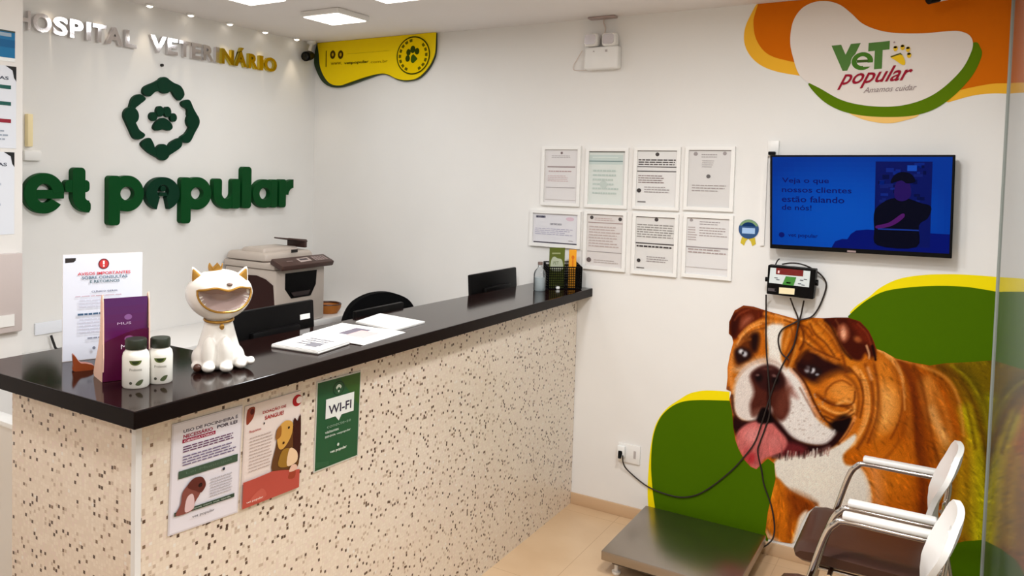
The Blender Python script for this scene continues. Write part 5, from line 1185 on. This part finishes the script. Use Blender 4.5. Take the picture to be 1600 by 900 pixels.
def bottle(px, py, label, s=1.0, rz=0):
    P0 = atz(px, py, ZC); hh = .128*s
    t = thing('supplement_bottle', label, 'bottle', P0, rz, group='white bottles on the counter')
    R_ = .034*s
    MB().lathe([(0, 0), (R_*.92, 0), (R_, .004), (R_, .078*s), (R_*.93, .09*s), (R_*.72, .098*s), (R_*.68, .1*s), (0, .1*s)], n=40).build('body', mat('glossy_white_bottle', lin=(.86, .83, .76), rough=.25), t, world=False)
    MB().lathe([(0, .1*s), (R_*.78, .1*s), (R_*.8, .102*s), (R_*.8, .122*s), (R_*.74, .126*s), (0, .127*s)], n=40).build('cap', mat('dark_green_cap', (34, 40, 28), rough=.4), t, world=False)
    # wrapped label print
    pr = Print(Fr((0, 0, 0), (1, 0, 0), (0, 0, 1), (0, -1, 0)))
    def cyl(u, v, n): a = u/R_; return Vector(((R_+n)*math.sin(a), -(R_+n)*math.cos(a), v))
    def tess(pts, c, nn):
        lo_, hi_ = min(p_[0] for p_ in pts), max(p_[0] for p_ in pts); K_ = 24; prev = None
        for k_ in range(K_+1):      # narrow upright strips, so the ink follows the round wall
            u = lo_+(hi_-lo_)*min(max(k_/K_, .004), .996); ys = []
            for (a0, b0_), (a1, b1_) in zip(pts, pts[1:]+pts[:1]):
                if (a0-u)*(a1-u) <= 0 and a0 != a1: ys.append(b0_+(b1_-b0_)*(u-a0)/(a1-a0))
            if len(ys) < 2: prev = None; continue
            i0 = len(pr.v); pr.v.extend([cyl(u, min(ys), nn), cyl(u, max(ys), nn)])
            if prev is not None: pr.f.append((prev, i0, i0+1, prev+1)); pr.c.append(ink(c))
            prev = i0
    G_ = (92, 104, 48)
    hf = [(-.016+.032*k/16, .074*s) for k in range(17)]+[(.016*math.cos(math.radians(a)), .074*s-.013*math.sin(math.radians(a))) for a in range(0, 181, 12)]
    tess(hf, G_, .0004); tess([(x*.6, .072*s+(y-.074*s)*.6) for x, y in hf], (40, 52, 24), .0007)
    V, T, _ = text_tris('Probiotic', .0)
    b0 = len(pr.v); pr.v.extend([cyl(-.015+.032*x, .047*s+.007*y, .0005) for x, y in V]); pr.f.extend([tuple(b0+i for i in tt) for tt in T]); pr.c.extend([ink((120, 116, 104))]*len(T))
    tess(smoothpoly([(.0, .012), (.008, .022), (.02, .024), (.018, .016), (.01, .009)], 4), (70, 78, 50), .0004); tess(circ(-.012, .016, .004, 12), (70, 70, 60), .0004)
    # the bottle's own frame: undo world offset handling
    me = bpy.data.meshes.new('label_print'); me.from_pydata([tuple(v) for v in pr.v], [], pr.f); a_ = me.color_attributes.new('ink', 'FLOAT_COLOR', 'CORNER')
    arr = np.ones((len(me.loops), 4), np.float32)
    for pf, c in zip(me.polygons, pr.c):
        for li in pf.loop_indices: arr[li, :3] = c
    a_.data.foreach_set('color', arr.ravel()); link('label_print', me, M_PRINT, t, world=False)
bottle(212, 603, 'white supplement bottle with dark cap, the nearer and taller of two', 1.03, math.radians(52))
bottle(250, 596, 'white supplement bottle with dark cap, the farther one beside the cat', .98, math.radians(52))

# ------------------------------------------------------------------ cat figurine
def cat():
    P0 = atz(341, 574, ZC)+Vector((0, 0, .002))
    t = thing('cat_figurine', 'white ceramic cat figurine with a huge open mouth and gold crown', 'figurine', P0, math.radians(52))
    W_ = mat('glossy_white_ceramic', lin=(.84, .8, .74), rough=.22); Gd = mat('gold_glaze', lin=(.42, .22, .04), rough=.35, metal=.6); Pk = mat('mouth_lining', (160, 138, 132), rough=.3)
    hw, hd, hh = .091, .084, .082; cz = .222; MA = math.radians(14)
    # body and legs: one continuous skinned-looking surface made of metaball-like remesh
    b = MB(); b.lathe([(0, 0), (.055, 0), (.066, .012), (.068, .03), (.06, .065), (.05, .1), (.042, .13), (.036, .16), (0, .17)], n=40)
    for v in b.bm.verts: v.co.y = v.co.y*.92+.01
    b.ell((-.03, -.038, .045), (.022, .024, .055)); b.ell((.018, -.045, .045), (.022, .024, .055))
    b.ell((-.032, -.062, .014), (.02, .026, .014)); b.ell((.018, -.068, .014), (.02, .026, .014))
    b.ell((-.052, .0, .03), (.026, .04, .034)); b.ell((.05, -.0, .03), (.026, .04, .034)); b.ell((.062, -.03, .013), (.018, .024, .013))
    b.ell((-.062, -.03, .013), (.018, .024, .013))
    b.tube(curve3([(.05, .03, .014), (.078, .0, .016), (.09, -.03, .02), (.09, -.045, .028)]), .012, 12)
    bo = b.build('body', W_, t, world=False); md = bo.modifiers.new('r', 'REMESH'); md.mode = 'VOXEL'; md.voxel_size = .0032; md.use_smooth_shade = True; md = bo.modifiers.new('s', 'SMOOTH'); md.iterations = 6; md.factor = .6
    # head with mouth cavity
    bm = bmesh.new(); bmesh.ops.create_uvsphere(bm, u_segments=120, v_segments=80, radius=1)
    def topf(x): return math.radians(15)-math.radians(3.5)*math.cos(x*7)*(1-abs(x))-math.radians(4)*min(1, abs(x))**3
    def botf(x): return math.radians(11)-math.radians(47)*max(0, 1-min(1, abs(x))**2.6)**.55
    def mouthd(a, e):   # signed: >0 inside; a azimuth (0 = front), e elevation
        a_ = a-MA
        x = a_/math.radians(60); top = topf(x)
        botm = botf(x)
        if abs(x) >= 1: return -1
        hh_ = min(top-e, e-botm)/math.radians(12); return min(hh_, (1-abs(x))*4)
    for v in bm.verts:
        d = v.co.normalized(); az = math.atan2(d.x, -d.y); e = math.asin(max(-1, min(1, d.z)))
        m_ = mouthd(az, e)
        k = 1.0
        if m_ > 0: k = 1-.5*min(1, m_*1.1)**.7
        co = Vector((d.x*hw, d.y*hd, d.z*hh)); 
        if d.z > .3: co.z = hh*(.3+(d.z-.3)*.80)
        sq = 1+.07*(1-abs(d.z))*(1-abs(d.y))**2; co.x *= sq
        if m_ > 0: co = co*k
        v.co = co+Vector((0, 0, cz))
    for f in bm.faces:
        c = sum((v.co for v in f.verts), Vector())/len(f.verts)-Vector((0, 0, cz)); d = Vector((c.x/hw, c.y/hd, c.z/hh)).normalized()
        az = math.atan2(d.x, -d.y); e = math.asin(max(-1, min(1, d.z))); m_ = mouthd(az, e)
        f.material_index = 1 if m_ > -.05 else 0; f.smooth = True
    me = bpy.data.meshes.new('head'); bm.to_mesh(me); bm.free(); hd_ = link('head', me, [W_, Pk], t, world=False)
    def onhead(az, e):
        d = Vector((math.cos(e)*math.sin(az), -math.cos(e)*math.cos(az), math.sin(e))); return Vector((d.x*hw*(1+.07*(1-abs(d.z))*(1-abs(d.y))**2), d.y*hd, d.z*hh+cz))
    rimp = [onhead(MA+math.radians(60)*x, topf(x)) for x in [-1+2*i/40 for i in range(41)]]+[onhead(MA+math.radians(60)*x, botf(x)) for x in [.98-1.96*i/44 for i in range(45)]]
    MB().tube(rimp, .0034, 8, closed=True).build('mouth_rim', Gd, hd_, world=False)
    for s_, m2 in ((-1, Gd), (1, Gd)):
        M = Matrix.Translation((s_*.062, -.005, cz+.040)) @ Matrix.Rotation(s_*.38, 4, 'Y') @ Matrix.Scale(.8, 4)
        b = MB(); b.lathe([(0, .052), (.006, .046), (.02, .018), (.028, -.005), (.0, -.012)], n=24, M=M.to_3x3(), c=M.translation); 
        for v in b.bm.verts: v.co.y = (v.co.y+.005)*.6-.005
        e_ = b.build('ear', W_, hd_, world=False)
        M = Matrix.Translation((s_*.062, -.018, cz+.040)) @ Matrix.Rotation(s_*.38, 4, 'Y') @ Matrix.Scale(.84, 4)
        b = MB(); b.lathe([(0, .044), (.004, .04), (.015, .016), (.02, .0), (0, -.004)], n=20, M=M.to_3x3(), c=M.translation)
        for v in b.bm.verts: v.co.y = (v.co.y+.02)*.35-.02
        b.build('inner_ear', m2, hd_, world=False)
    b = MB(); n = 40; lo, hi, l2, h2 = [], [], [], []
    for k in range(n):
        a = 2*math.pi*k/n; r = .019; tt = abs(((k/n*5) % 1)-.5)*2; z0 = cz+.062; z1 = z0+.012+.014*tt
        for L, rr, z in ((lo, r, z0), (hi, r*1.12, z1), (l2, r-.003, z0), (h2, r*1.12-.003, z1)): L.append(b.bm.verts.new((rr*math.cos(a)-.012, rr*math.sin(a), z)))
    for k in range(n):
        j = (k+1) % n
        for A, B in ((lo, hi), (hi, h2), (h2, l2), (l2, lo)): b.bm.faces.new((A[k], A[j], B[j], B[k]))
    b.build('crown', Gd, t, world=False)
    b = MB(); b.tube([(.041*math.cos(2*math.pi*k/40), .041*math.sin(2*math.pi*k/40)*.95+.003, .143+.0035*math.sin(2*math.pi*k/40)) for k in range(40)], .0042, 10, closed=True); b.ell((.006, -.045, .128), (.007, .005, .009)); b.build('collar', Gd, t, world=False)
    b = MB(); b.ell((.024, -.0745, cz+.034), (.009, .006, .0055)); b.build('nose', mat('grey_glaze', (120, 100, 92), rough=.3), t, world=False)
    b = MB(); b.ell((-.062, -.052, .012), (.012, .012, .012)); b.build('bell', mat('dark_brown_glaze', (70, 40, 28), rough=.3), t, world=False)
cat()

# ------------------------------------------------------------------ paper piles
def pile(label, quad, hgt, seed, draw=None, tilt=0):
    q = [atz(x, y, ZC) for x, y in quad]; c = sum(q, Vector())/4; random.seed(seed)
    t = thing('paper_pile', label, 'papers', Vector((c.x, c.y, ZC)), group='papers on the counter'); b = MB(); n = max(2, int(hgt/.0025)); fr = Fr((0, 0, 0), (1, 0, 0), (0, 1, 0), (0, 0, 1))
    for k in range(n):
        ox, oy = random.uniform(-.003, .003), random.uniform(-.003, .003); z = ZC+hgt*k/n
        b.prism(fr, [(p_.x+ox, p_.y+oy) for p_ in q], z+.0002, z+hgt/n)
    b.build('sheets', mat('white_paper', lin=(.88, .86, .83), rough=.6), t, smooth=False)
    if draw:
        class QQ(Print):
            def m(s, u, v):
                a = q[0]*(1-u)*(1-v)+q[1]*u*(1-v)+q[2]*u*v+q[3]*(1-u)*v; return a.x, a.y
        p = QQ(Fr((0, 0, ZC+hgt+.0004), (1, 0, 0), (0, 1, 0), (0, 0, 1)), step=.0003); draw(p); p.build('print', M_PRINT, t)
pile('pile of white forms with printed lines, nearest the cat on the counter', ((424, 543), (497, 554), (546, 538), (478, 527)), .012, 1, lambda p: (p.rect(.02, .02, .98, .98, (226, 222, 216)), p.lines(.3, .3, .85, .85, 4, (96, 92, 100), .45), p.rect(.55, .2, .8, .5, (120, 118, 124))))
pile('white sheet with a dark printed block, middle one of the papers', ((474, 524), (566, 540), (632, 520), (536, 506)), .004, 2, lambda p: (p.rect(.02, .02, .98, .98, (234, 230, 226)), p.rect(.35, .35, .6, .8, (108, 100, 112)), p.rect(.5, .3, .8, .7, (206, 172, 170))))
pile('white booklet farthest from the cat among the papers', ((556, 505), (617, 518), (664, 505), (594, 492)), .007, 3, lambda p: p.rect(.03, .03, .97, .97, (228, 222, 214)))

# ------------------------------------------------------------------ monitors behind the counter (seen from behind)
def monitor(label, x, y0, y1, ztop, hgt, lean=.0, desk=.75, tag_=False):
    t = thing('monitor', label, 'monitor', (x, (y0+y1)/2, desk), group='monitors behind the counter')
    z0 = ztop-hgt; yc = (y0+y1)/2
    rot = Matrix.Rotation(lean, 3, 'Y'); c = Vector((x, yc, (z0+ztop)/2))
    b = MB(); b.box(c, (.022, y1-y0, hgt), rot=rot, bev=.006); b.box(c+rot @ Vector((.02, 0, -.02)), (.03, (y1-y0)*.55, hgt*.6), rot=rot, bev=.01); b.build('housing', M_BLACK, t)
    b = MB(); b.box(c+rot @ Vector((-.0118, 0, .004)), (.002, y1-y0-.02, hgt-.03), rot=rot); b.build('screen', mat('dark_screen', lin=(.01, .01, .014), rough=.15), t, smooth=False)
    b = MB(); b.box((x-.0, yc, (desk+.015+z0+.03)/2), (.03, .06, z0+.03-desk-.0155), bev=.004); b.build('stand', M_BLACK, t)
    b = MB(); b.box((x-.03, yc, desk+.008), (.18, .24, .014), bev=.005); b.build('base', M_BLACK, t)
    if tag_:
        b = MB(); b.box(c+rot @ Vector((.0125, (y1-y0)*.5-.055, hgt*.5-.06)), (.002, .055, .02), rot=rot); b.build('sticker', M_WHITE, t, smooth=False)
    return t
monitor('black monitor seen from behind, between the cat and the printer', 1.56, -2.175, -1.725, 1.297, .30, math.radians(-4), tag_=True)
monitor('low black monitor seen from behind, just past the loose papers', 1.60, -1.52, -1.18, 1.228, .26)
monitor('black monitor seen from behind, near the wall end of the counter', 1.612, -.60, -.10, 1.297, .28, math.radians(-4))

# ------------------------------------------------------------------ printer
def printer():
    GY = mat('light_grey_plastic', (184, 172, 162), rough=.4); DG = mat('brown_grey_plastic', (72, 52, 47), rough=.4, spec=.3); DB_ = mat('dark_brown_plastic', (44, 16, 12), rough=.5, spec=.2)
    x1, y0, y1, z0 = .45, -.80, -.385, .9105; x0 = .03
    t = thing('printer', 'grey multifunction laser printer on the back worktop in the corner', 'printer', ((x0+x1)/2, (y0+y1)/2, z0))
    b = MB(); b.box(((x0+x1)/2, (y0+y1)/2, (z0+1.235)/2), (x1-x0, y1-y0, 1.235-z0), bev=.012); b.build('body', GY, t)
    FP = Fr((x1, 0, 0), (0, 1, 0), (0, 0, 1), (1, 0, 0))
    def f(x, y): return FP.px(330+x/5.625, 360+y/5.625)
    b = MB(); b.prism(FP, [f(*p_) for p_ in ((650, 380), (925, 345), (915, 470), (870, 570), (700, 598), (648, 520))], .0005, .004); b.build('output_slot', M_BLACK, t, smooth=False)
    b = MB(); b.prism(FP, [f(*p_) for p_ in ((690, 545), (860, 520), (840, 560), (715, 580))], .0045, .012); b.build('paper_stop', mat('dark_grey_plastic', (50, 40, 40), rough=.3), t, smooth=False)
    SPn = Fr((0, y0, 0), (1, 0, 0), (0, 0, 1), (0, -1, 0))
    def g_(x, y): return SPn.px(330+x/5.625, 360+y/5.625)
    b = MB(); b.prism(SPn, [(max(u, x0+.015), v) for u, v in [g_(*p_) for p_ in ((235, 385), (400, 395), (480, 430), (545, 485), (556, 660), (545, 720), (235, 720))]], .0005, .004); b.build('side_panel', DB_, t, smooth=False)
    # scanner and lid
    b = MB(); b.box(((x0+x1)/2-.01, (y0+y1)/2, 1.255), (x1-x0, y1-y0+.01, .038), bev=.01); b.build('scanner_bed', GY, t)
    b = MB(); b.box((x0+.17, (y0+y1)/2-.005, 1.302), (.34, y1-y0, .05), bev=.018, taper=.93); b.box((x0+.19, y0+.13+.05, 1.335), (.2, .3, .03), bev=.012, taper=.9); b.build('lid', GY, t)
    b = MB(); b.box((x1+.012, (y0+y1)/2+.0, 1.27), (.1, y1-y0+.03, .034), rot=Matrix.Rotation(.38, 3, 'Y'), bev=.008); cp = b.build('control_panel', DG, t)
    p = Print(Fr((x1+.012, (y0+y1)/2, 1.27), (0, 1, 0), Matrix.Rotation(.38, 3, 'Y') @ Vector((-1, 0, 0)), Matrix.Rotation(.38, 3, 'Y') @ Vector((0, 0, 1))).shift(.0175), step=.0004)
    p.poly([(-.05, -.025), (.05, -.02), (.05, .025), (-.05, .02)], (176, 160, 154)); p.rect(-.035, -.005, .035, .015, (70, 60, 64)); p.rect(.08, -.025, .19, .025, (150, 132, 128)); 
    for i in range(4):
        for j in range(3): p.rect(.09+.024*i, -.02+.015*j, .106+.024*i, -.01+.015*j, (88, 72, 72), up=(i+j == 0))
    p.rect(-.15, -.01, -.1, .0, (120, 100, 96)); p.build('buttons', M_PRINT, cp)
    b = MB(); b.box((x0+.22, y1-.09, 1.385), (.16, .13, .008), rot=Matrix.Rotation(-.15, 3, 'X'), bev=.003); b.box((x0+.22, y1-.035, 1.362), (.15, .02, .05), bev=.004); b.build('feeder_tray', DG, t)
    b = MB(); b.box((x0+.35, y0+.22, 1.33), (.006, .05, .018)); b.build('badge', M_BLACKM, t, smooth=False)
printer()
# small things on the worktop right of the printer
t = thing('basket', 'small orange-brown basket on the back worktop beside the printer', 'basket', (.34, -.22, .9105))
b = MB(); b.lathe([(0, 0), (.06, 0), (.08, .03), (.085, .055), (.079, .055), (.055, .006), (0, .006)], (.34, -.22, .9105), 28); b.build('bowl', mat('orange_brown_wicker', (166, 98, 28), rough=.5, bump=(120, .6)), t)
b = MB(); b.tube([(.34+.079*math.cos(2*math.pi*k/28), -.22+.079*math.sin(2*math.pi*k/28), .967) for k in range(28)], .006, 8, closed=True); b.build('rim', mat('dark_brown_glaze'), t)

# ------------------------------------------------------------------ office chair behind the counter
t = thing('office_chair', 'black round-backed office chair behind the counter, only its top showing', 'office chair', (.85, -.30, 0))
b = MB(); cxx, cyy = .62, -.08
outl = smoothpoly([(-.24, 0), (-.24, .12), (-.19, .22), (-.1, .27), (0, .285), (.1, .27), (.19, .22), (.24, .12), (.24, 0), (.2, -.1), (0, -.13), (-.2, -.1)], 4)
d = Vector((.5, .87, 0)).normalized(); fr = Fr((.80, -.28, .81), (.45, .893, 0), (0, 0, 1), (.893, -.45, 0)); b.prism(fr, outl, -.03, .03); b.build('backrest', mat('black_fabric', lin=(.004, .004, .0045), rough=.9, spec=.08, bump=(200, .3)), t, bevel=.012)
b = MB(); b.box((.98, -.37, .46), (.46, .48, .09), rot=Matrix.Rotation(-.47, 3, 'Z'), bev=.03, seg=3); b.build('seat', mat('black_fabric'), t)
b = MB(); b.tube([(.98, -.37, .07), (.98, -.37, .42)], .028, 14); b.build('gas_column', M_BLACK, t)
b = MB(); b.tube([(.86, -.31, .4), (.8, -.28, .46), (.79, -.275, .72)], .018); b.build('back_support', M_BLACK, t)
b = MB()
for k in range(5): a = 2*math.pi*k/5; b.tube([(.98, -.37, .09), (.98+.15*math.cos(a), -.37+.15*math.sin(a), .08), (.98+.28*math.cos(a), -.37+.28*math.sin(a), .058)], [.028, .02, .015], 10)
b.build('star_base', M_BLACK, t)
for k in range(5): a = 2*math.pi*k/5; b = MB(); b.lathe([(0, -.012), (.026, -.012), (.028, 0), (.026, .012), (0, .012)], (.98+.28*math.cos(a), -.37+.28*math.sin(a), .028), 16, M=Matrix.Rotation(math.pi/2, 3, 'X')); b.build('caster', M_BLACK, t)
# little clear bottle cap in front of the chair
# ------------------------------------------------------------------ spray bottle, organizer, bits at the wall end
P0 = atz(843, 454, ZC)
M_CLEAR = glass_mat('clear_plastic', tint=(.93, .95, .97), ior=1.25, milk=.12)
t = thing('sanitizer_bottle', 'clear plastic bottle of bluish liquid beside the black organizer', 'bottle', P0)
MB().lathe([(0, 0), (.03, 0), (.033, .004), (.033, .085), (.028, .105), (.012, .122), (.011, .135), (0, .135)], n=28).build('bottle_body', M_CLEAR, t, world=False)
MB().lathe([(0, .003), (.0295, .003), (.0295, .07), (0, .07)], n=28).build('liquid', glass_mat('pale_blue_liquid', tint=(.8, .88, .92), ior=1.2, milk=.45), t, world=False)
MB().lathe([(0, .1355), (.013, .1355), (.013, .152), (0, .152)], n=20).build('cap', mat('grey_glaze'), t, world=False)
PA, PB = atz(858, 452, ZC), atz(905, 447, ZC)
def organizer():
    P0 = Vector((1.80, -.20, ZC)); 
    P0 = atz(857, 452, ZC); d = Vector((.72, .69, 0)).normalized()
    best = min((abs(float(project(np.array([list(P0+d*s_)]))[0][0])-908), s_) for s_ in [i*.002 for i in range(20, 150)]); wd = min(best[1], .2)
    N_ = Vector((d.y, -d.x, 0)); t = thing('desk_organizer', 'black mesh desk organizer at the wall end of the counter', 'organizer', P0+d*wd/2)
    h = upz(P0, 857, 408)*.9; dp = .09; fr = Fr(P0, d, (0, 0, 1), N_); b = MB()
    def mesh_panel(A, B, h1, h2, nh=7, nv=9):
        b.tube([A, B], .002); b.tube([A+Vector((0, 0, h1)), B+Vector((0, 0, h2))], .003); b.tube([A, A+Vector((0, 0, h1))], .003); b.tube([B, B+Vector((0, 0, h2))], .003)
        for k in range(1, nv): p1 = A.lerp(B, k/nv); b.tube([p1, p1+Vector((0, 0, h1+(h2-h1)*k/nv))], .0021, 5)
        for k in range(1, nh): b.tube([A+Vector((0, 0, h1*k/nh)), B+Vector((0, 0, h2*k/nh))], .0021, 5)
    z3 = Vector((0, 0, .003)); A = P0+z3; B = P0+d*wd+z3; C_ = A-N_*dp; D_ = B-N_*dp
    mesh_panel(A, B, h*.85, h*.85, 9, 16); mesh_panel(C_, D_, h, h, 9, 16); mesh_panel(C_, A, h, h*.85, 9, 8); mesh_panel(D_, B, h, h*.85, 9, 8); mesh_panel((A+C_)/2, (B+D_)/2, h*.9, h*.9, 9, 16)
    b.build('wire_mesh', M_BLACK, t)
    b = MB(); b.prism(fr, [(0, 0), (wd, 0), (wd, .002), (0, .002)], -dp, 0); b.build('tray', M_BLACK, t, smooth=False)
    hh = upz(P0-N_*dp*.6, 868, 386)
    q0 = fr.shift(-dp*.3)
    o = thing('leaflet', 'green leaflet with a white picture standing in the black organizer', 'leaflet', q0.w(wd*.32, .004))
    u0, u1 = .01, wd*.52; b = MB(); b.prism(q0, [(u0, .004), (u1, .004), (u1, hh), (u0, hh)], -.006, 0); b.build('booklet', mat('green_card', (86, 96, 22), rough=.45), o, smooth=False)
    p = Print(q0.shift(.0003), box=(u0, .004, u1, hh)); p.poly(smoothpoly([(.1, .45), (.12, .7), (.3, .78), (.5, .74), (.8, .7), (.9, .5), (.7, .42)], 4), (176, 182, 158)); p.rect(.15, .84, .7, .88, (150, 156, 110)); p.text('PET', .25, .58, .6, .66, (96, 110, 70)); p.build('print', M_PRINT, o)
    u0, u1 = wd*.66, wd*.88; h3 = upz(P0+d*wd*.7, 895, 391)
    o = thing('leaflet', 'bright orange leaflet standing at the right side of the black organizer', 'leaflet', q0.w(wd*.75, .004))
    b = MB(); b.prism(q0, [(u0, .004), (u1, .004), (u1, h3), (u0, h3)], -.008, -.001); b.build('booklet', mat('orange_card', (236, 160, 28), rough=.45), o, smooth=False)
    p = Print(q0.shift(-.0006), box=(u0, .004, u1, h3)); p.poly(circ(.5, .8, .2, 16, .05), (214, 110, 20)); p.rect(.4, .55, .6, .75, (220, 120, 20)); p.build('print', M_PRINT, o)
organizer()
P0 = atz(871, 451.5, ZC); b = MB(); b.box((P0.x, P0.y, ZC+.008), (.02, .035, .015), rot=Matrix.Rotation(.6, 3, 'Z'), bev=.004); o = b.build('eraser', M_WHITE); tagp(o, 'tiny white block on the counter in front of the black organizer', 'eraser')
